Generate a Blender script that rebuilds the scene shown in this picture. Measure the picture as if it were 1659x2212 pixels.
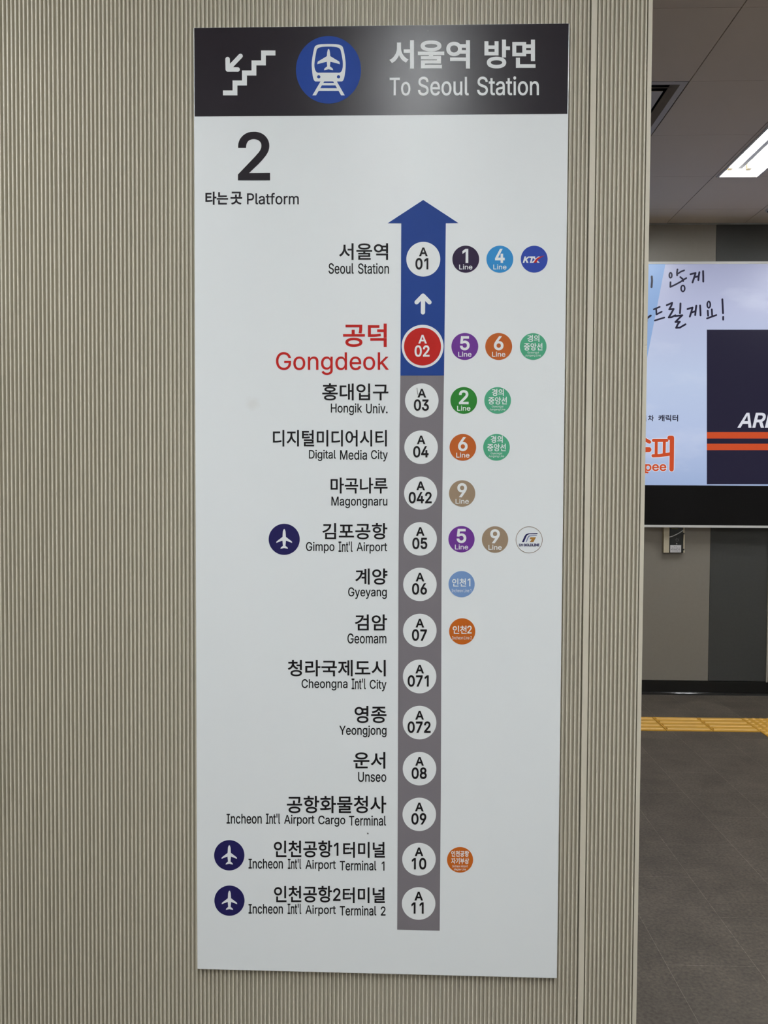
import bpy, bmesh, math, random
from mathutils import Vector, Matrix
from mathutils.geometry import delaunay_2d_cdt

scene = bpy.context.scene
for o in list(bpy.data.objects):
    bpy.data.objects.remove(o)

# ------------------------------------------------------------------ camera
EYE = 1.585                       # eye height of the photographer, metres
FOCAL = 1660.0                    # focal length in pixels of the 1659 x 2212 frame
# rows: camera right, camera down, camera forward, in (right, down, forward) of the station
ROT = ((0.9996857, -0.0054444, 0.0244715),
       (0.0062172, 0.9994807, -0.0316169),
       (-0.0242867, 0.0317591, 0.9992004))
def station(v):                   # (right, down, forward) -> Blender (x, y, z)
    return Vector((v[0], v[2], -v[1]))
cam_data = bpy.data.cameras.new('camera')
cam_data.sensor_fit = 'HORIZONTAL'
cam_data.sensor_width = 36.0
cam_data.lens = 36.0 * FOCAL / 1659.0
cam_data.clip_start = 0.05
cam = bpy.data.objects.new('camera', cam_data)
scene.collection.objects.link(cam)
r, d, f = (station(v) for v in ROT)
cam.matrix_world = Matrix(((r.x, -d.x, -f.x, 0), (r.y, -d.y, -f.y, 0), (r.z, -d.z, -f.z, EYE), (0, 0, 0, 1)))
scene.camera = cam

# ------------------------------------------------------------------ light and exposure
TUBE_POWER = 101.0                 # radiance of the fluorescent tubes
TUBE_TINT = (0.965, 1.0, 1.02)
SCREEN_POWER = 1.0                # radiance of the backlit poster print
world = bpy.data.worlds.new('world')
scene.world = world
world.use_nodes = True
world.node_tree.nodes['Background'].inputs[0].default_value = (0.9, 0.95, 1.0, 1)
world.node_tree.nodes['Background'].inputs[1].default_value = 0.0
scene.view_settings.view_transform = 'Standard'
scene.view_settings.look = 'None'
scene.view_settings.gamma = 1.0
scene.view_settings.use_curve_mapping = False
scene.view_settings.exposure = 0.0
scene.cycles.max_bounces = 6
scene.cycles.diffuse_bounces = 4
scene.cycles.sample_clamp_indirect = 6.0

# ------------------------------------------------------------------ main dimensions
SIGN_Y = 1.735                    # front face of the direction sign
WALL_Y = SIGN_Y + 0.012           # crests of the ribbed wall
BACK_Y = 5.952                    # far wall
CEIL_Z = 3.604
ROOM = (-4.2, 4.6, -3.6, BACK_Y)  # x0, x1, y0, y1

def ray(px, py):
    """direction (x, z per metre of depth) of a measured point of the photograph"""
    c = ((px - 829.5) / FOCAL, (py - 1106.0) / FOCAL, 1.0)
    v = [sum(ROT[k][i] * c[k] for k in range(3)) for i in range(3)]
    return v[0] / v[2], -v[1] / v[2]
def upright(y):
    """turn measured points into metres on an upright plane at depth y"""
    def f(px, py):
        a, b = ray(px, py)
        return Vector((a * y, y, EYE + b * y))
    return f

# ------------------------------------------------------------------ materials
def srgb(*c):
    return tuple(((v / 255) / 12.92 if v / 255 <= 0.04045 else ((v / 255 + 0.055) / 1.055) ** 2.4) for v in c)
MATS = {}
def mat(name, color, rough=0.5, metal=0.0, spec=0.5, noise=0.0, scale=30.0, bump=0.0, coat=0.0, stretch=None):
    if name in MATS:
        return MATS[name]
    m = bpy.data.materials.new(name)
    m.use_nodes = True
    nt = m.node_tree
    b = nt.nodes['Principled BSDF']
    b.inputs['Base Color'].default_value = (*color, 1)
    b.inputs['Roughness'].default_value = rough
    b.inputs['Metallic'].default_value = metal
    b.inputs['Specular IOR Level'].default_value = spec
    b.inputs['Coat Weight'].default_value = coat
    if noise or bump:
        tc = nt.nodes.new('ShaderNodeTexCoord')
        mp = nt.nodes.new('ShaderNodeMapping')
        if stretch:
            mp.inputs['Scale'].default_value = stretch
        nz = nt.nodes.new('ShaderNodeTexNoise')
        nz.inputs['Scale'].default_value = scale
        nz.inputs['Detail'].default_value = 6
        nt.links.new(tc.outputs['Object'], mp.inputs['Vector'])
        nt.links.new(mp.outputs[0], nz.inputs['Vector'])
        if noise:
            mx = nt.nodes.new('ShaderNodeMix')
            mx.data_type = 'RGBA'
            mx.inputs[6].default_value = (*[c * (1 - noise) for c in color], 1)
            mx.inputs[7].default_value = (*[min(1, c * (1 + noise)) for c in color], 1)
            nt.links.new(nz.outputs[0], mx.inputs[0])
            nt.links.new(mx.outputs[2], b.inputs['Base Color'])
        if bump:
            bp = nt.nodes.new('ShaderNodeBump')
            bp.inputs['Strength'].default_value = bump
            bp.inputs['Distance'].default_value = 0.002
            nt.links.new(nz.outputs[0], bp.inputs['Height'])
            nt.links.new(bp.outputs[0], b.inputs['Normal'])
    MATS[name] = m
    return m
def glow(name, color, strength):
    if name in MATS:
        return MATS[name]
    m = bpy.data.materials.new(name)
    m.use_nodes = True
    b = m.node_tree.nodes['Principled BSDF']
    b.inputs['Base Color'].default_value = (0.005, 0.005, 0.005, 1)
    b.inputs['Roughness'].default_value = 0.3
    b.inputs['Specular IOR Level'].default_value = 0.15
    b.inputs['Emission Color'].default_value = (*color, 1)
    b.inputs['Emission Strength'].default_value = strength
    MATS[name] = m
    return m

# ------------------------------------------------------------------ object helpers
def tag(o, label=None, cat=None, group=None, kind=None):
    for k, v in (('label', label), ('category', cat), ('group', group), ('kind', kind)):
        if v:
            o[k] = v
    return o
def thing(name, loc, label, cat, group=None):
    o = bpy.data.objects.new(name, None)
    o.empty_display_size = 0.05
    scene.collection.objects.link(o)
    o.location = loc
    tag(o, label, cat, group)
    o['_at'] = tuple(loc)
    return o
class Shape:
    """collects faces in world metres, then becomes ONE mesh object"""
    def __init__(self):
        self.v, self.f, self.smooth = [], [], False
    def face(self, pts):
        n = len(self.v)
        self.v += [Vector(p) for p in pts]
        self.f.append(tuple(range(n, n + len(pts))))
    def box(self, x0, x1, y0, y1, z0, z1):
        n = len(self.v)
        self.v += [Vector((x, y, z)) for z in (z0, z1) for y in (y0, y1) for x in (x0, x1)]
        self.f += [tuple(n + i for i in q) for q in ((0, 2, 3, 1), (4, 5, 7, 6), (0, 1, 5, 4), (2, 6, 7, 3), (0, 4, 6, 2), (1, 3, 7, 5))]
        return self
    def prism(self, outline, axis, a, b):
        """outline: 2-D points counter-clockwise; axis 'z' -> (x,y), 'y' -> (x,z), 'x' -> (y,z)"""
        def put(p, h):
            return {'z': (p[0], p[1], h), 'y': (p[0], h, p[1]), 'x': (h, p[0], p[1])}[axis]
        n, k = len(self.v), len(outline)
        self.v += [Vector(put(p, a)) for p in outline] + [Vector(put(p, b)) for p in outline]
        self.f += [tuple(n + i for i in range(k)), tuple(n + k + i for i in reversed(range(k)))]
        self.f += [(n + i, n + k + i, n + k + (i + 1) % k, n + (i + 1) % k) for i in range(k)]
        return self
    def rod(self, p0, p1, r, sides=16):
        p0, p1 = Vector(p0), Vector(p1)
        ax = (p1 - p0).normalized()
        u = ax.orthogonal().normalized()
        w = ax.cross(u)
        n = len(self.v)
        for p in (p0, p1):
            self.v += [p + r * (math.cos(t) * u + math.sin(t) * w) for t in (2 * math.pi * i / sides for i in range(sides))]
        self.f += [(n + i, n + (i + 1) % sides, n + sides + (i + 1) % sides, n + sides + i) for i in range(sides)]
        self.f += [tuple(n + i for i in reversed(range(sides))), tuple(n + sides + i for i in range(sides))]
        return self
    def build(self, name, material, parent=None, bevel=0.0, fix=True):
        me = bpy.data.meshes.new(name)
        at = Vector((0, 0, 0))
        root = parent
        while root is not None:
            if '_at' in root:
                at = Vector(root['_at'])
            root = root.parent
        me.from_pydata([v - at for v in self.v], [], self.f)
        if fix:
            bm = bmesh.new()
            bm.from_mesh(me)
            bmesh.ops.recalc_face_normals(bm, faces=bm.faces)
            bm.to_mesh(me)
            bm.free()
        me.update()
        for m in (material if isinstance(material, (list, tuple)) else [material]):
            me.materials.append(m)
        o = bpy.data.objects.new(name, me)
        scene.collection.objects.link(o)
        if parent is not None:
            o.parent = parent
        if self.smooth:
            for p in me.polygons:
                p.use_smooth = True
        if bevel:
            b = o.modifiers.new('bevel', 'BEVEL')
            b.width = bevel
            b.segments = 2
            b.limit_method = 'ANGLE'
        return o

# ================================================================== THE SETTING
def tile_floor_material():
    m = bpy.data.materials.new('dark stone floor tiles')
    m.use_nodes = True
    nt = m.node_tree
    N, L = nt.nodes, nt.links
    b = N['Principled BSDF']
    tc = N.new('ShaderNodeTexCoord')
    sep = N.new('ShaderNodeSeparateXYZ')
    cmb = N.new('ShaderNodeCombineXYZ')
    L.new(tc.outputs['Object'], sep.inputs[0])
    def add(sock, k):
        a = N.new('ShaderNodeMath'); a.operation = 'ADD'; a.inputs[1].default_value = k
        L.new(sock, a.inputs[0]); return a.outputs[0]
    L.new(add(sep.outputs['Y'], 10 * 0.588 - 2.535 - 0.294), cmb.inputs['X'])
    L.new(add(sep.outputs['X'], 20 * 0.2945 - 0.889), cmb.inputs['Y'])
    br = N.new('ShaderNodeTexBrick')
    br.offset = 0.5
    br.inputs['Scale'].default_value = 1.0
    br.inputs['Brick Width'].default_value = 0.588
    br.inputs['Row Height'].default_value = 0.2945
    br.inputs['Mortar Size'].default_value = 0.0008
    br.inputs['Mortar Smooth'].default_value = 0.2
    br.inputs['Color1'].default_value = (*FLOOR_A, 1)
    br.inputs['Color2'].default_value = (*FLOOR_B, 1)
    br.inputs['Mortar'].default_value = (0.25, 0.22, 0.18, 1)
    L.new(cmb.outputs[0], br.inputs['Vector'])
    nz = N.new('ShaderNodeTexNoise'); nz.inputs['Scale'].default_value = 5.0; nz.inputs['Detail'].default_value = 9; nz.inputs['Roughness'].default_value = 0.72
    L.new(tc.outputs['Object'], nz.inputs['Vector'])
    fine = N.new('ShaderNodeTexNoise'); fine.inputs['Scale'].default_value = 90.0; fine.inputs['Detail'].default_value = 4
    L.new(tc.outputs['Object'], fine.inputs['Vector'])
    rp = N.new('ShaderNodeMapRange'); rp.inputs[1].default_value = 0.3; rp.inputs[2].default_value = 0.7; rp.inputs[3].default_value = 0.70; rp.inputs[4].default_value = 1.30
    L.new(nz.outputs[0], rp.inputs[0])
    rf = N.new('ShaderNodeMapRange'); rf.inputs[1].default_value = 0.3; rf.inputs[2].default_value = 0.7; rf.inputs[3].default_value = 0.70; rf.inputs[4].default_value = 1.30
    L.new(fine.outputs[0], rf.inputs[0])
    mu = N.new('ShaderNodeMath'); mu.operation = 'MULTIPLY'
    L.new(rp.outputs[0], mu.inputs[0]); L.new(rf.outputs[0], mu.inputs[1])
    mx = N.new('ShaderNodeMix'); mx.data_type = 'RGBA'; mx.blend_type = 'MULTIPLY'; mx.inputs[0].default_value = 1.0
    L.new(br.outputs['Color'], mx.inputs[6]); L.new(mu.outputs[0], mx.inputs[7])
    L.new(mx.outputs[2], b.inputs['Base Color'])
    b.inputs['Roughness'].default_value = 0.5
    b.inputs['Specular IOR Level'].default_value = 0.35
    bp = N.new('ShaderNodeBump'); bp.inputs['Strength'].default_value = 0.25; bp.inputs['Distance'].default_value = 0.002
    L.new(fine.outputs[0], bp.inputs['Height']); L.new(bp.outputs[0], b.inputs['Normal'])
    return m
FLOOR_A, FLOOR_B = (0.103, 0.085, 0.066), (0.121, 0.101, 0.079)
M_floor = tile_floor_material()
M_ceil = mat('painted ceiling panel', (0.76, 0.65, 0.54), 0.6, spec=0.3, noise=0.05, scale=2.5)
M_void = mat('dark gap', (0.012, 0.011, 0.010), 0.9)
M_room = mat('hall wall cladding', (0.60, 0.59, 0.57), 0.55, noise=0.05, scale=4)
M_rib = mat('ribbed wall cladding', (0.585, 0.545, 0.445), 0.5, spec=0.4, noise=0.03, scale=14, stretch=(3, 1, 0.25))
M_stone_light = mat('light taupe wall panel', (0.285, 0.258, 0.218), 0.5, noise=0.05, scale=40)
M_stone_dark = mat('dark slate wall panel', (0.062, 0.063, 0.059), 0.5, spec=0.3, noise=0.10, scale=60)
M_brown = mat('brown wall panel', (0.20, 0.13, 0.09), 0.45, noise=0.08, scale=12)
M_trim = mat('brushed aluminium trim', (0.62, 0.58, 0.50), 0.35, metal=0.3)
M_black_stone = mat('polished black granite', (0.010, 0.010, 0.009), 0.22, noise=0.4, scale=150)

X0, X1, Y0, Y1 = ROOM
tag(Shape().box(X0, X1, Y0, Y1 + 0.1, -0.12, 0.0).build('floor', M_floor), kind='structure')

# ceiling of square panels with open joints, a dark void above; the light rows and the diffuser keep their openings
GX, GY, PIT = 1.407, 3.906, 0.5855
FIX_W, FIX_L = 0.272, 1.171
FIX_ROWS = (2.014, -0.066, -2.146, 3.420)                     # left edges of the three light rows
FIX_Y = {2.014: (3.914, 0.401, -0.770, -1.941), -0.066: (-1.120, -2.291, -3.462), -2.146: (0.401, -0.770, -1.941), 3.420: (3.914,)}
OPEN = [(x, x + FIX_W, y, y + FIX_L) for x in FIX_ROWS for y in FIX_Y[x]]
OPEN.append((GX - PIT, GX, GY, GY + PIT))
def cut(rects, hole):
    out = []
    for (a, b, c, d) in rects:
        h0, h1, h2, h3 = max(a, hole[0]), min(b, hole[1]), max(c, hole[2]), min(d, hole[3])
        if h0 >= h1 or h2 >= h3:
            out.append((a, b, c, d)); continue
        out += [q for q in ((a, h0, c, d), (h1, b, c, d), (h0, h1, c, h2), (h0, h1, h3, d)) if q[1] - q[0] > 1e-4 and q[3] - q[2] > 1e-4]
    return out
cs = Shape()
i0, i1 = math.floor((X0 - GX) / PIT), math.ceil((X1 - GX) / PIT)
j0, j1 = math.floor((Y0 - GY) / PIT), math.ceil((Y1 - GY) / PIT)
for i in range(i0, i1):
    for j in range(j0, j1):
        t = (max(X0, GX + i * PIT + 0.0025), min(X1, GX + (i + 1) * PIT - 0.0025),
             max(Y0, GY + j * PIT + 0.0013), min(Y1, GY + (j + 1) * PIT - 0.0013))
        if t[1] - t[0] < 0.01 or t[3] - t[2] < 0.01:
            continue
        rects = [t]
        for hole in OPEN:
            rects = cut(rects, hole)
        for q in rects:
            cs.box(*q, CEIL_Z, CEIL_Z + 0.012)
ceiling = tag(cs.build('ceiling', M_ceil), kind='structure')
Shape().box(X0, X1, Y0, Y1, CEIL_Z + 0.16, CEIL_Z + 0.18).build('ceiling_void', M_void, ceiling)
TOP = CEIL_Z + 0.18
tag(Shape().box(X0 - 0.1, X0, Y0, Y1, 0, TOP).build('wall_left', M_room), kind='structure')
tag(Shape().box(X1, X1 + 0.1, Y0, Y1, 0, TOP).build('wall_right', M_room), kind='structure')
tag(Shape().box(X0 - 0.1, X1 + 0.1, Y0 - 0.1, Y0, 0, TOP).build('wall_near', M_room), kind='structure')

# far wall: masonry with slabs of light and dark cladding, black base
PANEL_T = 0.014
back = tag(Shape().box(X0 - 0.1, X1 + 0.1, BACK_Y + PANEL_T, BACK_Y + 0.2, 0, TOP).build('wall_back', M_room), kind='structure')
def slab(x0, x1, m):
    Shape().box(x0 + 0.001, x1 - 0.001, BACK_Y, BACK_Y + PANEL_T, 0.107, CEIL_Z - 0.012).build('wall_panel', m, back, bevel=0.0015)
XJ, XT = 2.3655, 2.806
for x0, x1, m in ((X0, -0.6, M_stone_light), (-0.6, 0.4, M_stone_dark), (0.4, 1.38, M_stone_light), (1.38, XJ, M_stone_light), (XJ, XT, M_stone_dark)):
    slab(x0, x1, m)
slab(XT + 0.008, X1, M_brown)
tag(Shape().box(XT - 0.001, XT + 0.0095, BACK_Y - 0.012, BACK_Y + PANEL_T, 0.102, CEIL_Z - 0.012).build('trim_1', M_trim), kind='structure')
tag(Shape().box(X0, X1, BACK_Y - 0.004, BACK_Y + 0.02, 0, 0.104).build('baseboard_back', M_black_stone, bevel=0.001), kind='structure')
cove = Shape()
prof = [(BACK_Y - 0.004, 0.0), (BACK_Y - 0.004, 0.020)] + [(BACK_Y - 0.004 - 0.020 * math.sin(t), 0.020 * math.cos(t)) for t in (math.pi / 2 * k / 16 for k in range(1, 17))]
cove.prism(prof, 'x', X0, X1)
cove.smooth = False
tag(cove.build('trim_2', mat('polished black edge', (0.012, 0.012, 0.012), 0.07, spec=0.6)), kind='structure')

# ribbed wall that carries the sign
RX0, SEAM_L, SEAM_R, RX1 = -2.0, -0.7905, 0.4108, 0.5455
wallf = tag(Shape().box(X0, RX1 - 0.004, WALL_Y + 0.016, WALL_Y + 0.32, 0, CEIL_Z).build('wall_front', M_rib), kind='structure')
PITCH, CREST, DEPTH = 0.009457, 0.0036, 0.0110
def ribs(name, x0, x1, lead=0.0, tail=0.0, z0=0.0, z1=CEIL_Z):
    """one clad panel: optional flat strip, ribs, optional flat strip"""
    yf, yb = WALL_Y, WALL_Y + DEPTH
    prof = [(x0, WALL_Y + 0.016), (x0, yf), (x0 + lead, yf)] if lead else [(x0, WALL_Y + 0.016), (x0, yb)]
    span = x1 - tail - (x0 + lead)
    n = max(1, round(span / PITCH))
    p = span / n
    s = 0.0005
    for k in range(n):
        a = x0 + lead + k * p
        g = (p - CREST) / 2
        if k == 0 and lead:
            prof += [(a + 0.0006, yb)]
        last = (k == n - 1 and tail)
        prof += [(a + g - s, yb), (a + g, yf + 0.0005), (a + g + 0.0005, yf), (a + g + CREST - 0.0005, yf), (a + g + CREST, yf + 0.0005), (a + g + CREST + s, yb)]
    if tail:
        prof += [(x1 - tail - 0.0006, yb), (x1 - tail, yf), (x1, yf), (x1, WALL_Y + 0.016)]
    else:
        prof += [(x1, yb), (x1, WALL_Y + 0.016)]
    sh = Shape()
    for (a, b) in zip(prof, prof[1:]):
        sh.face([(a[0], a[1], z0), (b[0], b[1], z0), (b[0], b[1], z1), (a[0], a[1], z1)])
    o = sh.build(name, M_rib, wallf, fix=False)
    return o
ribs('ribbed_panel', RX0, SEAM_L - 0.0006)
ribs('ribbed_panel', RX0 - 2.2, RX0)
ribs('ribbed_panel', SEAM_L + 0.0006, SEAM_R - 0.0008)
ribs('ribbed_panel', SEAM_R + 0.0008, RX1, lead=0.0125, tail=0.0088)
# lettering outlines: advance width, then closed contours as "x y x y ..." separated by ;
GLYPHS = {
    "'": (206, "78 318 70 509 136 509 128 318"),
    ".": (188, "95 -4 87 -4 78 -1 71 2 63 9 58 15 53 24 51 31 50 41 50 49 53 59 56 65 63 73 71 80 78 83 87 86 95 87 106 86 113 83 120 80 128 73 133 67 138 59 140 51 141 41 140 31 138 24 133 15 128 9 120 2 113 -1 103 -4"),
    "0": (453, "227 -7 211 -6 188 -3 167 3 154 9 142 16 124 29 109 44 95 62 82 82 72 105 63 131 59 149 55 168 50 198 49 220 48 254 48 277 51 310 53 330 59 359 63 378 72 403 83 426 95 447 109 464 125 480 142 493 155 500 168 505 189 512 203 514 227 516 250 514 265 512 286 505 299 500 311 493 329 480 344 464 358 447 370 426 381 403 390 378 394 359 398 340 403 310 404 288 405 254 405 231 403 198 400 178 395 149 390 131 381 105 371 82 359 62 345 44 329 29 312 16 299 9 279 1 265 -3 243 -6;227 50 242 51 252 53 266 57 274 62 282 67 294 77 304 89 313 103 321 119 328 137 337 171 342 210 344 254 342 298 337 337 328 371 321 389 313 405 304 419 294 432 282 442 274 447 266 452 252 456 242 458 227 460 216 459 201 456 192 453 179 447 171 442 159 432 149 419 140 405 132 389 125 371 116 337 111 298 109 254 111 210 116 171 125 137 132 119 140 103 149 89 159 77 171 67 179 62 192 56 201 53 216 50"),
    "1": (453, "276 509 276 0 212 0 212 448 209 448 86 358 86 427 198 509"),
    "2": (453, "64 0 64 47 246 241 285 286 301 308 312 330 318 348 319 358 320 371 319 390 314 407 306 421 293 436 279 446 260 454 243 458 224 460 203 458 185 453 169 446 161 440 153 433 146 425 141 417 133 400 129 382 127 362 66 362 66 368 68 393 74 416 83 437 96 456 111 473 128 487 148 499 170 508 194 513 219 515 244 515 268 511 290 504 311 494 325 485 333 478 348 463 361 445 371 426 377 406 380 389 381 368 379 349 374 325 366 306 357 290 346 272 332 254 311 228 267 180 153 60 153 57 389 57 389 0"),
    "3": (453, "218 -7 186 -5 167 -1 150 3 133 10 117 17 107 23 93 33 85 41 74 53 64 66 58 76 54 86 48 102 45 120 44 132 109 132 113 114 116 104 121 95 131 82 146 69 165 59 187 53 210 50 236 51 260 55 279 62 288 68 297 74 310 87 320 102 326 120 329 140 328 160 326 172 321 186 316 196 310 206 296 220 286 227 275 234 257 240 231 246 207 247 157 248 157 299 288 448 288 452 70 452 70 509 372 509 372 461 211 278 211 289 242 290 257 289 277 286 296 281 320 270 335 260 353 245 364 232 374 217 382 202 389 180 393 157 393 138 391 120 387 103 379 81 374 71 364 57 348 39 339 32 325 21 309 12 297 7 273 -1 246 -5"),
    "4": (453, "40 105 40 158 247 509 311 509 109 166 109 163 413 163 413 105;282 0 282 318 343 318 343 0"),
    "5": (453, "221 -7 190 -5 172 -1 161 2 150 6 135 14 121 22 108 32 96 43 86 56 77 69 72 79 66 93 63 103 61 119 60 130 122 130 124 118 128 106 134 94 144 81 156 71 167 63 180 57 193 53 207 51 221 50 234 51 246 53 258 56 269 61 280 66 289 74 300 85 310 97 318 112 323 127 327 144 328 162 327 180 323 197 319 210 312 225 302 238 291 250 278 260 264 268 252 272 236 276 222 277 207 276 192 275 178 272 161 266 148 260 137 253 128 246 67 253 96 509 366 509 366 452 151 452 134 301 136 301 152 313 171 322 192 329 210 332 229 334 254 332 276 327 294 321 314 311 329 300 342 288 357 271 369 252 377 236 385 213 389 194 391 174 391 156 389 136 385 117 380 98 372 81 362 65 351 50 338 37 324 25 309 15 292 7 280 2 261 -3 242 -6"),
    "6": (453, "226 -7 207 -6 188 -3 170 2 158 6 142 15 127 25 114 36 102 49 91 64 82 80 74 97 69 115 65 135 64 155 64 172 66 194 72 216 80 239 91 264 106 292 137 340 252 509 322 509 151 261 145 261 151 271 160 282 169 291 179 299 191 305 206 310 220 313 235 314 254 313 272 311 290 306 306 300 321 292 334 282 346 271 357 259 367 245 375 229 381 213 384 201 387 183 389 164 388 144 386 124 382 106 378 95 371 78 361 62 351 48 338 35 325 24 310 14 294 6 277 0 265 -3 246 -6;226 48 247 50 265 56 282 65 291 72 299 79 306 88 312 98 321 116 326 136 327 157 326 179 321 199 312 217 306 226 299 235 291 243 282 249 265 258 247 264 226 265 206 264 187 258 171 250 162 243 153 235 146 227 140 217 132 200 127 180 125 158 127 136 132 116 140 98 146 88 153 79 162 72 171 65 187 56 206 50"),
    "7": (453, "97 0 323 448 323 452 62 452 62 509 391 509 391 449 165 0"),
    "8": (453, "226 -7 191 -4 171 -1 159 2 147 7 130 14 114 23 101 33 88 45 77 57 68 71 63 81 57 96 55 107 52 124 52 135 54 158 59 179 67 199 73 210 81 220 89 230 98 238 115 250 133 259 153 265 153 267 137 272 123 279 107 292 93 308 84 322 80 332 74 347 72 358 70 380 71 397 73 407 75 417 81 432 90 450 103 466 118 480 136 493 156 503 178 510 201 514 226 516 251 514 274 510 296 503 316 493 333 480 349 466 361 450 371 432 377 417 379 407 381 391 382 380 381 363 379 352 372 332 365 317 359 308 345 292 329 279 315 272 300 267 300 265 320 259 338 250 354 238 372 220 385 199 394 179 399 158 401 135 400 124 398 107 395 96 389 81 384 71 375 57 364 45 352 33 338 23 322 14 305 7 293 2 281 -1 261 -4;226 49 249 51 270 55 288 62 298 67 307 74 314 81 321 89 330 104 335 120 337 139 335 158 329 176 320 192 313 200 305 208 296 215 286 221 268 229 248 234 226 235 204 234 184 229 166 221 156 215 147 208 139 200 132 192 123 176 117 158 115 139 117 120 122 104 131 89 138 81 145 74 154 67 164 62 182 55 203 51;226 290 245 291 262 295 277 302 293 313 305 328 313 342 318 358 319 376 318 393 313 409 306 423 294 437 278 448 262 455 245 459 226 460 207 459 190 455 174 448 159 437 146 423 139 409 134 393 133 376 134 358 139 342 146 328 159 313 172 304 190 295 208 291"),
    "9": (453, "226 516 239 515 259 513 277 509 294 502 310 494 325 484 339 473 351 459 362 445 371 429 378 412 384 393 387 374 389 354 389 336 386 315 381 293 373 270 361 245 346 217 321 177 200 0 130 0 301 248 307 248 303 240 294 228 286 219 275 212 262 204 246 198 233 196 218 195 199 195 180 198 163 203 147 209 132 217 119 226 106 237 95 250 86 264 78 279 72 296 67 313 65 326 64 345 64 365 66 384 70 403 74 414 82 431 91 447 102 461 114 473 128 485 143 494 159 502 170 507 188 512 206 515;226 460 206 458 188 453 171 444 162 437 154 429 146 421 140 411 132 393 127 373 125 352 127 330 132 310 140 292 146 282 154 274 162 266 171 259 188 250 206 245 226 243 246 245 265 250 282 259 291 266 299 273 306 282 313 292 321 309 326 329 327 350 326 372 321 392 313 411 306 420 299 429 291 437 282 444 265 453 247 458"),
    "A": (480, "16 0 201 509 276 509 463 0 395 0 238 462 85 0;110 142 110 199 370 199 370 142"),
    "C": (510, "267 -7 240 -5 222 -3 197 4 181 9 158 21 136 35 123 45 104 63 88 84 74 107 62 132 55 150 50 169 44 199 42 221 40 254 42 288 44 309 48 329 52 349 58 367 66 385 74 401 88 424 99 438 110 451 123 463 143 479 165 492 181 499 197 505 214 510 240 514 258 515 284 515 305 513 325 509 350 501 368 493 386 483 402 471 417 458 430 443 442 427 453 409 461 390 468 370 473 348 408 348 402 370 391 392 377 410 360 426 340 439 319 448 295 454 267 456 241 454 223 450 200 441 178 429 159 413 142 393 128 370 119 351 112 329 106 298 104 263 104 227 109 194 115 172 125 145 139 121 151 105 169 87 184 76 206 65 223 59 248 54 267 53 288 54 312 59 331 66 352 77 368 89 381 103 393 120 402 139 408 160 473 160 470 144 463 124 458 109 448 91 440 78 428 62 417 51 402 38 386 26 373 19 355 10 341 5 321 -1 305 -4 284 -6"),
    "D": (502, "219 0 96 0 96 57 215 57 249 59 272 63 286 67 306 74 324 84 340 96 354 110 366 125 379 149 387 169 394 198 397 221 399 255 399 272 397 297 393 320 387 341 379 361 373 373 362 389 354 399 341 413 325 425 308 434 295 440 282 444 261 449 245 451 221 452 93 452 93 509 236 509 256 507 276 505 303 499 329 490 353 478 367 469 381 459 399 441 415 421 429 399 441 374 450 348 456 319 460 288 462 255 460 222 458 201 452 172 447 153 441 135 429 111 415 88 398 68 380 50 358 35 335 23 318 16 300 10 271 4 251 1;125 509 125 0 60 0 60 509"),
    "E": (419, "60 0 60 509 372 509 372 452 125 452 125 286 355 286 355 229 125 229 125 57 375 57 375 0"),
    "G": (520, "269 -7 250 -6 222 -3 196 4 172 13 149 25 128 40 109 57 93 77 78 99 65 124 58 142 50 170 46 189 42 221 40 254 42 288 44 309 47 329 52 349 58 367 65 385 73 401 83 417 98 438 109 451 122 463 135 474 156 488 179 499 195 505 212 510 229 513 247 515 271 515 293 514 315 511 335 505 355 498 374 489 391 478 407 466 422 452 435 437 446 421 456 403 465 384 469 369 474 349 408 349 402 366 392 384 381 401 371 414 356 427 343 436 325 445 309 450 295 453 281 455 252 455 228 451 205 444 188 436 178 429 159 413 142 393 128 370 117 344 109 314 104 281 104 245 106 210 112 179 122 151 135 127 147 110 155 101 169 88 179 80 190 73 206 65 224 59 236 56 255 53 275 53 292 54 309 57 325 62 340 69 354 77 366 86 378 97 388 109 396 123 403 138 407 149 411 166 414 184 415 202 434 199 283 199 283 256 478 256 478 200 477 174 473 149 469 134 464 119 458 104 451 91 438 72 424 55 413 45 396 31 383 23 363 12 349 6 326 0 310 -4 286 -6"),
    "H": (517, "60 0 60 509 125 509 125 289 392 289 392 509 457 509 457 0 392 0 392 232 125 232 125 0"),
    "I": (300, "31 0 31 57 118 57 118 452 31 452 31 509 269 509 269 452 183 452 183 57 269 57 269 0"),
    "J": (396, "185 -7 166 -6 149 -4 132 0 116 6 102 13 88 22 70 39 59 51 51 65 41 89 35 116 33 145 33 173 98 173 98 139 100 121 105 99 110 90 115 82 122 74 129 68 145 58 164 52 185 50 201 51 216 54 229 60 241 68 251 78 260 90 266 104 270 121 272 145 272 509 336 509 336 145 334 116 329 89 323 73 310 51 294 33 275 18 261 10 238 0 213 -5"),
    "K": (467, "104 145 104 216 137 258 162 288 195 327 364 509 448 509 231 276 228 276;60 0 60 509 125 509 125 334 124 225 125 0;372 0 188 259 228 309 449 0"),
    "L": (393, "60 0 60 509 125 509 125 57 361 57 361 0"),
    "M": (628, "60 0 60 509 152 509 280 180 303 111 322 49 307 49 342 158 352 187 476 509 568 509 568 0 504 0 505 353 507 457 513 457 509 444 483 366 461 305 342 0 286 0 167 300 112 457 119 457 120 407 122 298 122 0"),
    "N": (523, "60 0 60 509 136 509 360 156 391 100 414 55 405 54 401 101 399 166 399 509 463 509 463 0 387 0 195 301 162 358 108 452 119 454 123 362 125 295 125 0"),
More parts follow.
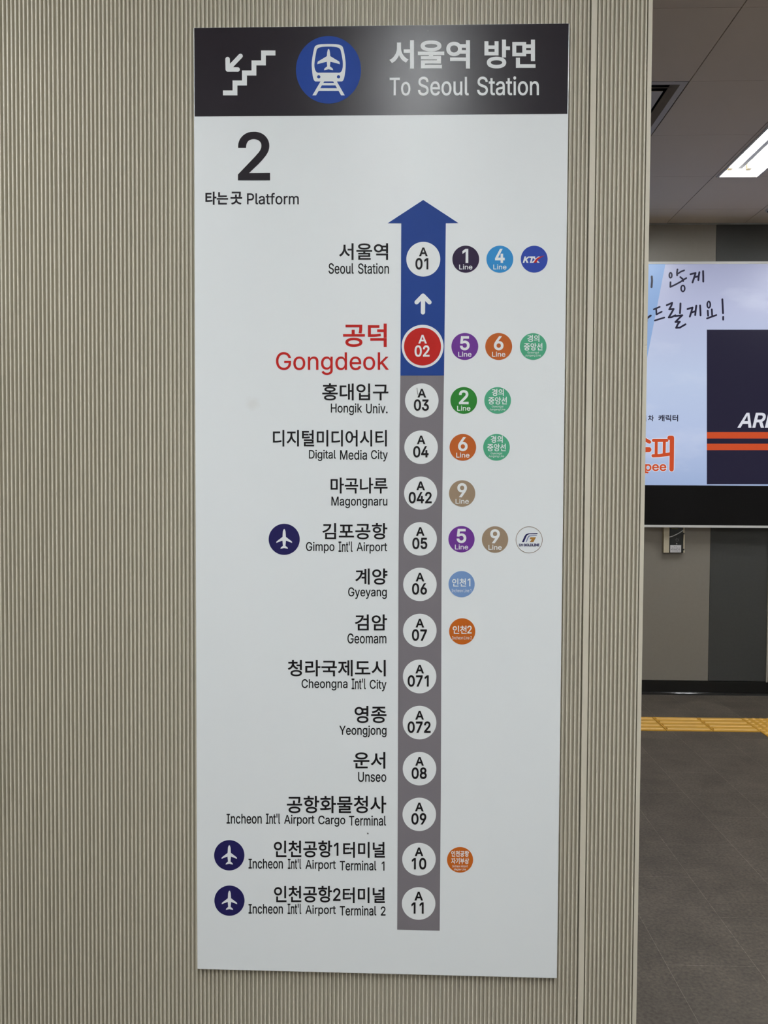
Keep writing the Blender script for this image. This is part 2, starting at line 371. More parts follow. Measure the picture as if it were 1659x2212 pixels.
    "O": (533, "267 -7 240 -5 222 -3 197 4 181 9 158 21 136 35 123 45 105 63 88 84 74 107 62 132 55 150 50 169 44 199 41 232 40 254 42 288 44 309 50 339 55 358 62 376 74 401 88 424 105 445 123 463 143 479 165 492 181 499 205 508 222 511 249 515 267 516 285 515 312 511 329 508 353 499 369 492 391 479 411 463 429 445 445 424 460 401 472 376 478 358 486 329 489 309 492 277 493 254 492 221 489 199 483 169 478 150 472 132 460 107 445 84 429 63 417 51 398 35 376 21 353 9 329 1 312 -3 285 -6;267 53 286 54 304 57 316 60 333 67 349 76 365 87 374 95 387 109 395 120 405 138 414 157 419 171 425 194 427 210 430 236 430 254 429 281 427 298 423 322 419 337 414 351 405 371 398 383 387 399 378 409 365 422 349 433 333 442 316 448 298 453 280 455 267 456 248 455 229 452 212 446 200 441 184 433 169 422 155 409 147 399 139 388 128 371 120 351 115 337 111 322 106 298 104 281 103 254 104 236 106 210 109 194 115 172 120 157 128 138 139 120 147 110 160 95 169 87 184 76 200 67 212 63 229 57 248 54"),
    "P": (445, "60 0 60 509 235 509 259 508 282 505 302 500 321 493 332 487 353 474 370 458 384 440 395 419 401 402 404 391 408 367 408 335 405 310 399 287 390 265 381 250 366 233 353 221 332 207 309 197 289 191 267 187 244 186 109 186 109 242 244 243 264 245 282 249 293 254 304 260 313 267 321 275 328 284 333 294 339 308 342 319 344 335 344 356 342 376 337 391 331 405 323 417 313 428 300 437 289 442 277 446 264 450 249 451 125 452 125 0"),
    "R": (449, "60 0 60 509 236 509 260 508 275 506 296 502 316 496 333 489 353 476 371 461 385 443 395 423 403 401 408 377 409 352 408 327 403 303 395 282 385 262 374 249 358 233 338 220 315 210 296 204 275 200 244 198 96 198 96 255 239 255 260 257 282 261 294 265 304 270 316 279 324 286 330 294 337 307 341 321 344 332 345 348 344 369 341 384 337 398 330 411 321 422 311 432 301 438 290 443 278 447 264 450 249 451 125 452 125 0;353 0 230 229 303 229 428 0"),
    "S": (447, "224 -9 186 -7 172 -4 152 0 139 4 122 12 106 21 91 31 82 39 71 51 61 65 52 80 48 90 43 107 40 118 38 137 104 137 108 117 112 106 117 97 128 82 137 75 146 69 156 63 166 59 190 52 215 49 243 50 270 55 294 64 304 69 314 76 327 89 334 98 339 107 344 124 345 135 345 146 343 158 340 167 334 177 324 187 314 195 299 203 264 217 175 242 150 251 121 264 97 280 81 294 73 304 66 315 60 326 56 338 53 352 52 365 52 385 55 402 59 418 66 433 72 443 82 457 94 469 107 480 121 490 138 498 155 505 173 510 193 513 213 515 234 515 255 514 275 511 299 504 311 500 327 492 346 480 355 473 367 461 377 449 383 440 392 420 398 400 401 378 337 378 334 394 331 403 326 412 321 420 314 427 306 434 298 440 278 450 256 456 231 458 211 458 186 454 167 448 148 437 135 426 129 418 123 410 120 401 117 392 115 382 115 372 118 355 123 344 133 331 148 319 163 311 200 297 274 277 308 265 326 257 339 250 352 242 365 233 376 222 386 211 395 198 401 183 406 166 408 153 408 139 407 121 404 104 401 94 395 78 389 68 380 54 372 46 360 34 350 26 335 16 323 11 305 3 292 -1 271 -5 256 -7"),
    "T": (449, "32 452 32 509 417 509 417 452 257 452 257 0 193 0 193 452"),
    "U": (517, "259 -8 242 -8 218 -5 203 -2 181 4 167 9 148 19 130 30 114 43 100 58 88 74 78 92 73 104 66 124 63 137 61 158 60 173 60 509 124 509 124 178 126 158 130 139 136 121 148 101 160 87 175 76 196 64 215 57 236 53 259 52 282 53 298 56 317 62 335 70 350 81 363 94 374 109 383 126 390 148 393 173 393 509 457 509 457 166 455 144 453 130 445 104 433 80 417 58 398 39 376 22 350 9 322 -1 292 -6"),
    "X": (474, "18 0 217 284 217 236 29 509 104 509 202 364 223 329 243 292 232 292 260 342 292 391 374 509 446 509 259 239 259 287 456 0 382 0 270 163 251 193 230 231 244 231 221 190 188 138 91 0"),
    "Y": (472, "203 0 203 208 16 509 91 509 199 333 216 303 230 277 250 230 224 230 243 278 265 318 280 344 381 509 455 509 268 208 268 0"),
    "a": (389, "160 -9 145 -8 130 -6 116 -3 103 1 90 7 79 14 62 28 53 37 45 48 41 56 36 69 31 92 30 108 31 121 33 134 36 145 40 155 45 164 51 172 61 181 72 190 84 196 107 206 137 213 171 219 250 229 264 234 271 240 274 246 275 253 275 263 274 276 272 284 268 294 259 307 254 313 245 319 229 326 210 330 188 331 174 329 158 326 146 321 134 314 123 306 114 297 106 286 100 274 41 291 49 310 57 322 69 337 82 349 97 359 112 367 129 374 150 380 172 383 194 384 215 383 239 379 256 375 276 366 292 356 303 346 316 331 326 312 332 295 335 274 337 251 337 0 277 0 277 52 272 52 264 38 252 25 241 15 228 7 212 0 198 -5 178 -8;170 45 193 47 210 51 224 57 240 67 253 79 263 93 271 109 275 125 276 138 276 190 267 185 250 180 225 175 188 170 166 167 148 163 132 158 119 152 109 144 100 135 96 127 92 114 92 99 95 85 101 74 110 64 120 57 135 50 152 47"),
    "c": (396, "207 -8 186 -7 172 -5 152 0 140 4 128 10 111 20 96 32 82 46 70 61 59 79 50 98 45 111 41 125 37 148 35 163 34 187 36 220 41 250 50 278 56 291 66 309 82 330 91 340 106 352 122 363 134 369 159 378 172 381 193 384 211 384 227 383 242 381 256 378 270 374 287 367 302 358 313 350 324 341 333 330 344 316 351 304 357 291 362 277 303 262 298 276 290 289 280 302 268 312 255 320 240 326 226 329 207 330 187 328 173 325 156 318 145 310 132 298 124 287 114 272 107 254 101 234 98 214 96 193 97 166 101 141 107 122 114 104 124 89 132 78 142 69 152 61 164 54 177 50 187 48 202 47 215 47 231 49 247 53 260 59 272 67 282 76 292 89 299 102 304 117 363 102 354 78 341 56 325 37 306 21 285 9 261 -1 235 -6"),
    "d": (424, "195 -8 182 -8 163 -5 145 0 128 7 117 13 101 23 88 36 75 50 64 66 55 84 47 104 43 118 38 140 36 156 35 172 34 197 36 222 38 237 43 259 47 273 52 286 61 305 72 321 84 336 97 349 112 361 122 367 139 375 157 380 176 383 196 384 210 384 224 382 239 378 250 374 262 367 272 360 284 350 297 333 306 319 311 319 311 509 372 509 372 0 313 0 313 59 307 59 297 44 283 27 272 17 258 7 246 1 231 -4 214 -7;205 47 228 49 236 51 248 56 256 60 266 68 276 76 284 86 296 106 304 129 308 144 310 161 312 189 309 224 304 249 296 272 284 291 276 301 267 309 256 317 249 321 237 325 228 328 205 330 180 327 172 325 159 320 152 316 141 309 126 293 114 274 108 261 104 247 100 232 98 217 96 189 99 156 104 131 109 117 114 103 127 84 142 68 152 61 160 56 168 53 181 49 190 48"),
    "e": (404, "212 -8 189 -7 167 -4 147 2 135 7 117 16 101 28 86 41 73 56 62 73 53 91 45 111 41 125 37 147 35 170 34 195 36 219 38 234 43 256 47 270 55 290 62 302 73 319 85 334 99 348 115 359 126 366 138 372 157 378 170 381 191 384 210 384 232 383 249 379 266 374 282 367 294 361 309 350 319 341 332 327 341 315 348 301 355 287 361 271 365 254 369 235 370 215 371 169 75 169 75 221 338 221 310 202 308 228 305 247 299 264 292 280 283 294 272 306 259 316 245 323 228 328 210 330 186 329 169 325 153 318 140 308 127 297 115 281 107 266 101 250 98 233 96 211 96 172 98 149 103 124 113 102 122 87 131 77 140 69 151 61 167 54 179 50 193 47 207 46 225 47 240 49 256 54 269 60 282 69 291 79 299 90 306 105 365 91 357 71 346 53 332 36 322 27 311 19 300 12 287 6 264 -2 239 -7"),
    "f": (254, "228 379 228 327 6 327 6 379;81 0 81 432 81 445 84 461 92 479 98 489 105 497 119 509 128 515 139 520 161 527 184 530 211 529 236 523 243 521 227 468 214 472 201 474 187 474 174 471 165 468 156 462 149 453 145 443 142 430 142 419 142 0"),
    "g": (425, "207 -151 178 -149 152 -145 129 -138 109 -129 92 -118 77 -105 62 -88 51 -69 101 -41 116 -60 131 -75 149 -86 167 -93 190 -97 220 -97 232 -95 249 -92 269 -84 282 -75 293 -64 302 -52 308 -36 310 -25 311 -12 311 68 306 68 288 44 274 29 258 19 242 12 223 7 200 5 176 6 152 10 129 18 113 27 98 37 84 49 68 68 58 84 50 102 43 122 38 144 35 167 34 200 36 223 39 246 45 267 52 287 65 311 76 327 84 336 97 349 107 357 123 367 134 372 158 380 183 384 206 384 228 382 247 376 265 366 280 354 295 337 308 319 313 319 313 379 372 379 372 -16 370 -42 365 -60 356 -80 344 -98 328 -114 311 -126 291 -136 263 -144 239 -149;205 59 228 61 249 67 267 77 276 85 285 95 292 105 298 117 306 139 311 164 312 193 311 220 308 236 305 250 300 264 294 276 282 295 267 310 257 317 249 321 241 324 229 328 205 330 181 327 172 325 160 320 152 316 142 309 127 294 114 275 109 262 104 249 100 234 98 219 96 193 97 176 99 160 104 136 113 114 124 96 133 86 142 78 153 71 160 68 181 61"),
    "h": (410, "114 227 114 0 53 0 53 509 114 509 114 287 102 287 111 308 124 332 131 342 139 351 148 359 157 365 177 375 198 382 221 384 249 383 268 379 291 371 303 364 311 358 324 345 330 338 338 325 347 306 353 285 357 254 357 0 296 0 296 248 293 264 288 280 282 293 276 301 270 308 262 314 250 321 236 326 221 329 202 329 188 327 174 323 161 317 149 310 139 300 130 289 125 279 120 269 117 257 115 245"),
    "i": (167, "53 0 53 379 114 379 114 0;84 443 76 443 67 446 61 449 54 455 48 462 44 468 42 476 41 483 42 490 44 499 48 505 54 512 59 516 67 521 74 523 84 524 93 523 100 521 108 516 114 512 120 505 123 499 126 490 126 483 125 474 123 468 119 460 114 455 106 449 100 446 91 443"),
    "j": (167, "53 379 114 379 114 -40 112 -58 108 -75 100 -94 91 -107 81 -118 65 -129 50 -136 33 -140 14 -142 -10 -143 -10 -87 6 -87 16 -86 25 -83 32 -79 39 -74 45 -65 50 -54 52 -44 53 -29;83 443 76 443 67 446 61 449 53 455 47 462 44 468 42 476 41 483 42 490 44 499 47 505 53 512 59 516 67 521 74 523 83 524 91 523 100 521 106 518 114 512 118 507 123 499 125 490 126 483 125 474 123 468 118 460 114 455 106 449 100 446 91 443"),
    "k": (381, "110 137 110 212 121 212 284 379 360 379 184 199 177 199;53 0 53 509 114 509 114 0;294 0 148 186 191 229 372 0"),
    "l": (189, "139 -2 121 -1 106 2 92 7 80 14 71 23 63 35 58 47 54 62 53 84 53 509 114 509 114 88 116 72 121 61 125 57 130 54 143 52 158 52 170 54 181 3 160 -1"),
    "m": (610, "53 0 53 379 112 379 112 295 108 295 114 316 123 334 135 349 148 361 163 371 182 380 202 385 219 386 242 384 257 380 271 373 283 364 294 353 306 336 315 317 321 295 312 295 319 314 326 328 332 337 342 349 351 357 363 366 384 376 407 383 432 386 446 386 460 384 477 380 493 374 508 365 522 354 533 340 543 324 549 311 554 290 556 273 557 255 557 0 496 0 496 254 495 270 493 280 488 293 484 301 479 307 469 315 455 323 444 327 431 330 419 330 404 330 392 327 380 323 367 315 356 305 348 295 341 282 338 270 336 257 335 247 335 0 274 0 274 260 272 277 269 288 263 299 256 308 247 316 236 322 225 327 213 330 199 330 184 329 172 326 158 320 147 313 138 305 129 295 123 283 118 270 115 259 114 242 114 0"),
    "n": (410, "114 227 114 0 53 0 53 379 112 379 112 287 102 287 114 315 127 337 135 347 143 355 152 362 166 371 177 375 192 380 204 383 221 384 238 384 254 382 268 379 282 375 299 366 314 355 327 342 336 330 345 311 350 296 354 279 357 254 357 0 296 0 296 248 293 264 288 280 282 293 276 301 270 308 262 314 250 321 236 326 221 329 202 329 188 327 174 323 161 317 149 310 139 300 130 289 125 279 120 269 117 257 115 245"),
    "o": (415, "207 -8 186 -7 172 -5 152 0 140 4 128 10 111 20 96 32 82 46 70 61 59 79 50 98 45 111 41 125 37 148 35 163 34 187 35 204 37 228 40 243 45 265 50 278 59 297 70 315 82 330 96 344 111 356 128 366 140 372 152 376 172 381 186 383 207 384 222 384 243 381 256 378 275 372 287 366 304 356 319 344 333 330 346 315 356 297 365 278 370 265 376 243 378 228 381 204 381 187 381 171 378 148 376 133 370 111 365 98 356 79 346 61 333 46 319 32 304 20 287 10 275 4 256 -2 243 -5 229 -7;207 46 223 47 233 49 247 53 255 56 263 61 274 69 289 85 301 104 307 117 312 131 317 156 319 187 318 214 312 244 307 258 301 271 289 291 274 307 263 315 255 320 247 323 233 327 223 329 207 330 192 329 182 327 169 323 160 320 152 315 142 307 126 291 114 272 108 258 104 244 100 229 98 214 96 187 99 156 104 131 108 117 114 104 126 85 142 69 152 61 160 56 173 51 182 49 197 47"),
    "p": (424, "53 -143 53 379 112 379 112 319 118 319 128 333 139 348 154 362 175 374 193 381 205 383 219 384 249 383 274 378 286 375 302 367 323 353 341 336 353 321 367 299 378 273 384 252 388 229 390 197 389 164 385 133 378 104 367 78 353 55 337 36 318 20 297 7 274 -2 262 -5 243 -8 215 -8 202 -6 190 -3 173 4 153 17 138 31 118 59 114 59 114 -143;220 47 230 47 244 49 253 51 265 56 272 61 283 68 298 84 310 103 316 117 321 131 324 146 327 162 328 189 327 217 324 232 321 247 316 261 310 274 298 293 283 309 273 316 265 320 253 325 244 327 220 330 197 328 188 325 176 321 168 317 158 309 148 301 140 291 129 272 120 249 117 234 114 218 113 189 114 161 117 144 120 129 129 106 140 86 149 76 158 68 169 60 176 56 184 53 197 49"),
    "r": (259, "53 0 53 379 112 379 112 321 115 321 123 336 133 350 149 365 164 374 181 380 199 384 214 385 243 384 243 322 240 323 222 325 203 326 185 324 172 320 159 315 145 306 136 297 126 284 121 275 118 265 115 255 114 241 114 0"),
    "s": (365, "182 -8 155 -7 126 -1 104 7 84 18 74 26 65 35 52 52 42 72 36 94 94 107 99 90 105 79 112 70 121 62 131 56 146 50 163 47 176 45 192 46 208 48 217 50 230 54 241 60 251 67 258 75 264 84 266 90 268 99 267 114 265 121 261 128 256 134 250 139 239 146 227 151 135 174 116 181 99 188 80 201 69 212 57 228 50 247 48 257 47 274 48 287 50 300 54 313 60 324 68 335 77 345 87 354 98 362 111 368 124 374 139 379 154 382 170 384 187 384 213 383 237 378 258 371 276 361 291 348 306 330 317 309 324 290 268 277 262 292 254 303 243 316 230 324 215 329 202 332 187 333 169 331 156 329 141 323 128 315 118 305 111 293 109 281 109 269 114 256 118 249 126 241 137 235 147 230 167 224 229 209 250 203 269 196 290 185 306 171 313 164 321 151 328 133 330 123 331 107 329 84 326 75 322 63 317 55 310 43 300 33 290 24 278 16 265 9 240 -1 212 -6"),
    "t": (227, "204 379 204 327 6 327 6 379;65 471 126 471 126 98 127 85 129 74 133 65 138 60 145 55 152 52 161 50 172 50 202 54 213 2 203 -1 190 -3 161 -4 142 -2 130 1 114 6 105 12 92 21 82 33 76 42 70 57 66 74 65 93"),
    "u": (410, "182 -5 161 -4 142 0 123 7 107 16 92 27 80 42 69 59 61 78 56 101 53 132 53 379 114 379 114 144 115 126 118 110 121 100 128 86 137 75 148 65 160 58 174 53 189 51 204 50 222 52 236 56 249 62 261 70 271 79 280 90 287 104 292 118 295 135 296 148 296 379 357 379 357 0 298 0 298 92 307 92 299 71 286 47 274 32 266 24 248 11 227 2 206 -3"),
    "v": (389, "163 0 17 379 84 379 172 136 183 101 206 21 184 21 208 106 219 140 305 379 371 379 226 0"),
    "y": (389, "47 -139 61 -86 84 -89 100 -90 108 -88 114 -86 125 -79 135 -68 143 -55 148 -43 163 -1 17 379 84 379 172 135 181 106 206 21 184 21 200 77 209 111 221 145 305 379 371 379 204 -58 195 -78 183 -98 169 -115 154 -128 136 -137 117 -143 95 -145 70 -144 57 -142"),
    "검": (805, "185 238 185 -57 695 -57 695 238;623 180 623 2 256 2 256 180;93 672 93 614 371 614 367 585 359 558 348 532 334 507 318 483 299 460 277 438 252 418 225 398 163 364 91 335 53 323 82 266 130 281 174 299 216 318 254 340 290 364 322 391 351 419 376 449 398 482 416 516 430 552 441 591 447 631 449 672;451 520 451 460 622 460 622 272 695 272 695 723 622 723 622 520"),
    "경": (805, "438 241 404 240 343 233 290 220 246 200 228 188 212 175 199 160 189 144 181 127 177 108 175 88 177 69 181 50 189 32 199 16 212 2 228 -12 246 -24 290 -44 343 -57 404 -64 438 -65 471 -64 532 -57 585 -44 628 -24 647 -12 662 2 675 16 686 32 693 50 698 69 699 88 698 108 693 127 686 144 675 160 662 175 647 188 628 200 585 220 532 233 471 240;438 183 506 178 544 170 576 158 601 142 618 123 626 101 628 88 626 76 618 54 601 34 576 19 544 7 506 -1 438 -6 369 -1 330 7 299 19 274 34 257 54 248 76 247 88 248 101 257 123 274 142 299 158 330 170 369 178;95 664 95 605 373 605 368 576 361 548 350 522 337 496 320 471 301 448 279 426 254 405 227 385 165 349 93 320 54 307 84 249 153 273 186 287 246 319 273 336 322 375 344 396 382 442 413 492 425 519 622 519 622 413 416 413 416 354 622 354 622 249 695 249 695 723 622 723 622 578 443 578 449 620 452 664"),
    "계": (805, "647 724 647 -68 716 -68 716 724;78 623 78 564 310 564 300 494 281 428 253 365 235 335 215 306 193 278 168 251 140 226 78 177 43 155 86 102 146 142 173 164 222 209 244 232 282 282 299 308 327 361 339 388 358 445 488 445 488 305 345 305 345 246 488 246 488 -28 557 -28 557 703 488 703 488 504 371 504 379 563 382 623"),
    "곡": (805, "121 199 121 139 594 139 594 -68 667 -68 667 199;338 508 338 348 45 348 45 288 758 288 758 348 410 348 410 508;129 681 129 622 596 622 595 555 592 511 586 463 576 410 649 403 659 457 665 523 668 581 668 681"),
    "곳": (805, "129 685 129 628 596 628 595 563 592 519 586 470 576 415 648 407 658 464 665 531 668 590 668 685;338 512 338 353 45 353 45 294 758 294 758 353 410 353 410 512;362 231 360 174 354 153 346 133 334 114 319 96 302 79 261 49 211 24 156 5 95 -8 123 -65 173 -54 222 -39 267 -20 288 -9 326 16 360 46 374 62 398 96 422 62 437 46 470 16 509 -9 530 -20 575 -39 623 -54 674 -65 702 -8 641 5 586 24 536 49 514 63 494 79 477 96 463 114 451 133 442 153 437 174 435 231"),
    "공": (805, "398 224 363 223 299 217 244 204 198 185 179 174 162 161 149 147 138 132 130 115 125 97 123 78 125 59 130 42 138 25 149 10 162 -4 179 -17 198 -28 244 -47 299 -59 363 -66 398 -67 434 -66 498 -59 553 -47 600 -28 619 -17 635 -4 649 10 660 25 668 42 672 59 674 78 672 97 668 115 660 132 649 147 635 161 619 174 600 185 553 204 498 217 434 223;398 168 472 163 513 156 547 144 573 129 592 111 601 90 602 78 601 67 592 46 573 28 547 14 513 3 472 -5 398 -10 325 -5 284 3 250 14 224 28 206 46 196 67 195 78 196 90 206 111 224 129 250 144 284 156 325 163;129 684 129 625 596 625 596 564 592 509 586 464 575 415 646 407 657 457 665 519 668 576 668 684;338 508 338 355 45 355 45 296 758 296 758 355 410 355 410 508"),
    "구": (805, "44 333 44 272 363 272 363 -69 436 -69 436 272 759 272 759 333 643 333 655 402 661 463 665 587 665 672 133 672 133 614 593 614 593 537 589 463 582 401 569 333"),
    "국": (805, "118 200 118 141 600 141 600 -68 673 -68 673 200 438 200 438 344 762 344 762 404 649 404 659 461 665 513 669 616 669 686 135 686 135 627 597 627 596 559 589 479 576 404 44 404 44 344 365 344 365 200"),
    "기": (805, "621 724 621 -68 693 -68 693 724;90 638 90 579 387 579 382 540 375 501 365 463 351 427 335 392 316 358 294 326 269 295 241 265 210 237 175 210 138 185 97 161 53 138 92 80 146 108 196 139 241 172 281 207 317 243 348 282 376 321 399 363 418 406 434 450 446 495 454 542 459 590 460 638"),
    "김": (805, "620 723 620 277 692 277 692 723;181 238 181 -57 692 -57 692 238;621 180 621 2 252 2 252 180;95 672 95 614 380 614 375 586 368 559 357 533 343 508 326 483 306 461 284 439 258 418 230 399 167 365 93 337 53 326 81 268 130 282 175 299 218 319 257 340 294 364 327 390 357 418 383 449 405 481 424 515 438 552 449 590 456 630 458 672"),
    "나": (805, "579 724 579 -67 652 -67 652 348 778 348 778 408 652 408 652 724;75 193 75 133 216 134 321 140 430 153 515 168 506 229 425 215 321 202 246 196 147 193 147 646 75 646"),
    "널": (805, "90 409 90 348 205 348 308 352 408 362 511 378 501 439 429 426 334 415 262 411 162 409 162 686 90 686;622 724 622 593 398 593 398 533 622 533 622 314 695 314 695 724;187 2 187 -58 722 -58 722 2 259 2 259 87 695 87 695 277 186 277 186 219 622 219 622 143 187 143"),
    "는": (805, "43 320 43 262 761 262 761 320;140 695 140 427 678 427 678 486 212 486 212 695;135 182 135 -49 683 -49 683 11 207 11 207 182"),
    "대": (805, "467 706 467 -27 534 -27 534 347 646 347 646 -68 715 -68 715 724 646 724 646 406 534 406 534 706;72 628 72 127 195 128 279 131 357 140 417 151 410 211 356 201 302 195 228 190 144 188 144 568 366 568 366 628"),
    "덕": (805, "166 209 166 151 622 151 622 -68 695 -68 695 209;87 669 87 287 238 288 342 292 432 302 498 313 490 372 407 358 342 352 271 348 158 347 158 609 447 609 447 669;401 519 401 460 622 460 622 250 695 250 695 724 622 724 622 519"),
    "도": (805, "135 660 135 295 365 295 365 92 44 92 44 32 762 32 762 92 437 92 437 295 678 295 678 354 207 354 207 600 671 600 671 660"),
    "디": (805, "619 724 619 -69 692 -69 692 724;95 649 95 127 254 128 365 132 466 142 542 154 535 215 462 204 365 194 286 190 167 189 167 588 468 588 468 649"),
    "라": (805, "580 724 580 -69 652 -69 652 348 782 348 782 410 652 410 652 724;74 650 74 591 360 591 360 425 76 425 76 122 201 122 313 126 415 135 492 146 518 151 511 210 437 198 339 188 262 184 148 183 148 366 432 366 432 650"),
    "루": (805, "131 384 131 325 692 325 692 384 204 384 204 485 674 485 674 692 129 692 129 634 600 634 600 541 131 541;43 243 43 184 364 184 364 -69 437 -69 437 184 761 184 761 243"),
    "릭": (805, "620 723 620 240 692 240 692 723;164 197 164 137 620 137 620 -68 692 -68 692 197;83 677 83 617 371 617 371 514 85 514 85 284 209 284 320 287 425 295 505 305 533 309 524 369 446 358 346 349 268 345 156 344 156 457 442 457 442 677"),
    "마": (805, "75 644 75 133 439 133 439 644;367 586 367 192 146 192 146 586;579 724 579 -68 652 -68 652 347 782 347 782 408 652 408 652 724"),
    "면": (805, "370 596 370 342 151 342 151 596;441 524 622 524 622 415 441 415;622 723 622 585 441 585 441 655 81 655 81 284 441 284 441 355 622 355 622 145 695 145 695 723;186 197 186 -51 713 -51 713 9 259 9 259 197"),
    "물": (805, "137 698 137 456 666 456 666 698;594 640 594 514 207 514 207 640;132 -3 132 -60 691 -60 691 -3 203 -3 203 76 667 76 667 255 437 255 437 332 759 332 759 390 44 390 44 332 364 332 364 255 130 255 130 199 596 199 596 130 132 130"),
    "미": (805, "88 646 88 130 453 130 453 646;383 588 383 189 160 189 160 588;619 724 619 -69 692 -69 692 724"),
    "방": (805, "406 227 372 226 311 219 258 207 215 188 197 177 182 164 169 150 159 134 151 118 147 100 145 81 147 61 151 43 159 26 169 10 182 -4 197 -17 215 -29 258 -47 311 -60 372 -67 406 -67 440 -67 501 -60 553 -47 596 -29 614 -17 629 -4 642 10 652 26 659 43 664 61 665 81 664 100 659 118 652 134 642 150 629 164 614 177 596 188 553 207 501 219 440 226;406 169 475 165 513 157 544 146 568 131 585 113 593 92 594 81 593 69 585 47 568 29 544 14 513 3 475 -5 406 -10 337 -5 299 3 268 14 243 29 227 47 218 69 217 81 218 92 227 113 243 131 268 146 299 157 337 165;76 674 76 309 443 309 443 674 371 674 371 555 148 555 148 674;148 497 371 497 371 368 148 368;586 724 586 249 658 249 658 464 775 464 775 525 658 525 658 724"),
    "부": (805, "134 692 134 349 670 349 670 692 597 692 597 583 206 583 206 692;206 524 597 524 597 409 206 409;43 255 43 196 364 196 364 -68 436 -68 436 196 761 196 761 255"),
    "사": (805, "237 656 236 483 226 421 206 360 178 304 143 253 124 229 80 190 57 173 32 159 77 101 96 112 132 138 165 170 181 187 210 226 235 269 246 291 274 363 291 317 324 254 365 198 396 166 413 151 448 127 466 116 510 174 487 188 464 203 421 242 402 264 368 313 340 367 321 424 310 484 309 656;579 724 579 -68 652 -68 652 341 782 341 782 404 652 404 652 724"),
    "상": (805, "406 222 372 222 311 215 258 203 215 184 197 173 182 160 169 146 159 131 151 115 147 97 145 78 147 59 151 41 159 24 169 9 182 -5 197 -18 215 -29 258 -47 311 -59 372 -66 406 -67 440 -66 501 -59 553 -47 596 -29 614 -18 629 -5 642 9 652 24 659 41 664 59 665 78 664 97 659 115 652 131 642 146 629 160 614 173 596 184 553 203 501 215 440 222;406 165 475 160 513 153 544 142 568 127 585 110 593 89 594 78 593 66 585 46 568 28 544 14 513 3 475 -4 406 -9 337 -4 299 3 268 14 243 28 227 46 218 66 217 78 218 89 227 110 243 127 268 142 299 153 337 160;236 683 236 602 232 551 218 503 197 458 167 417 131 382 89 352 40 330 79 272 98 280 135 300 152 311 184 337 199 351 225 382 248 416 258 434 274 473 300 423 335 378 377 340 426 310 462 294 501 351 454 371 413 398 377 430 348 467 336 487 319 529 309 573 308 683;586 724 586 243 658 243 658 458 775 458 775 519 658 519 658 724"),
    "서": (805, "623 724 623 455 439 455 439 396 623 396 623 -69 695 -69 695 724;248 656 246 482 236 420 217 359 204 330 172 276 134 228 91 188 67 171 43 158 88 99 107 110 143 137 161 152 193 187 208 206 235 247 258 291 268 315 285 364 313 295 349 233 378 196 393 179 427 149 463 124 481 113 525 172 501 185 478 200 435 238 415 260 380 309 353 364 333 422 323 483 321 656"),
    "선": (805, "622 723 622 537 450 537 450 477 622 477 622 131 695 131 695 723;242 676 241 553 232 502 214 455 202 432 172 391 136 355 93 325 45 302 83 244 103 253 140 273 173 297 189 311 217 341 242 375 253 393 272 431 279 451 306 398 340 351 383 311 432 279 467 263 507 320 460 341 419 369 383 403 354 442 342 463 325 506 315 552 314 676;186 197 186 -51 713 -51 713 9 259 9 259 197"),
    "시": (805, "619 724 619 -69 692 -69 692 724;252 656 251 482 247 450 240 418 219 357 190 299 154 248 133 225 111 204 88 186 64 170 39 157 84 96 104 107 141 133 159 148 192 183 208 202 236 243 261 288 272 312 290 362 308 314 319 292 343 250 357 230 386 193 419 161 437 147 473 122 492 112 536 170 511 183 487 198 443 236 423 258 387 308 358 363 337 422 330 452 326 483 325 656"),
    "암": (805, "161 228 161 -58 658 -58 658 228;586 170 586 2 232 2 232 170;264 677 239 675 193 667 151 649 116 625 102 610 89 593 78 575 69 556 63 535 59 513 58 490 59 467 63 445 69 424 78 405 89 387 102 371 116 356 151 331 193 314 239 305 264 304 290 305 336 314 378 331 413 356 427 371 440 387 451 405 460 424 466 445 470 467 471 490 470 513 466 535 460 556 451 575 440 593 427 610 413 625 378 649 336 667 290 675;264 615 281 615 312 609 339 597 362 580 380 559 393 534 400 506 401 490 400 475 393 446 380 421 362 400 339 383 312 372 281 366 264 365 248 366 217 372 190 383 167 400 149 421 136 446 130 475 129 490 130 506 136 534 149 559 167 580 190 597 217 609 248 615;586 724 586 267 658 267 658 470 775 470 775 530 658 530 658 724"),
    "앙": (805, "264 677 239 675 193 667 151 649 116 625 102 610 89 593 78 575 69 556 63 535 59 513 58 490 59 467 63 445 69 424 78 405 89 387 102 371 116 356 151 331 193 314 239 305 264 304 290 305 336 314 378 331 413 356 427 371 440 387 451 405 460 424 466 445 470 467 471 490 470 513 466 535 460 556 451 575 440 593 427 610 413 625 378 649 336 667 290 675;264 615 281 615 312 609 339 597 362 580 380 559 393 534 400 506 401 490 400 475 393 446 380 421 362 400 339 383 312 372 281 366 264 365 248 366 217 372 190 383 167 400 149 421 136 446 130 475 129 490 130 506 136 534 149 559 167 580 190 597 217 609 248 615;406 230 373 229 311 223 259 210 215 191 197 179 182 166 169 152 159 136 151 119 147 101 145 81 147 62 151 44 159 27 169 12 182 -3 197 -16 215 -27 259 -46 311 -59 373 -66 406 -67 440 -66 500 -59 553 -46 596 -27 614 -16 629 -3 642 12 652 27 659 44 664 62 665 81 664 101 659 119 652 136 642 152 629 166 614 179 596 191 553 210 500 223 440 229;406 172 475 167 513 159 544 148 568 133 585 115 593 93 594 81 593 70 585 48 568 30 544 15 513 4 475 -3 406 -8 337 -3 299 4 268 15 243 30 227 48 218 70 217 81 218 93 227 115 243 133 268 148 299 159 337 167;586 724 586 255 658 255 658 466 775 466 775 526 658 526 658 724"),
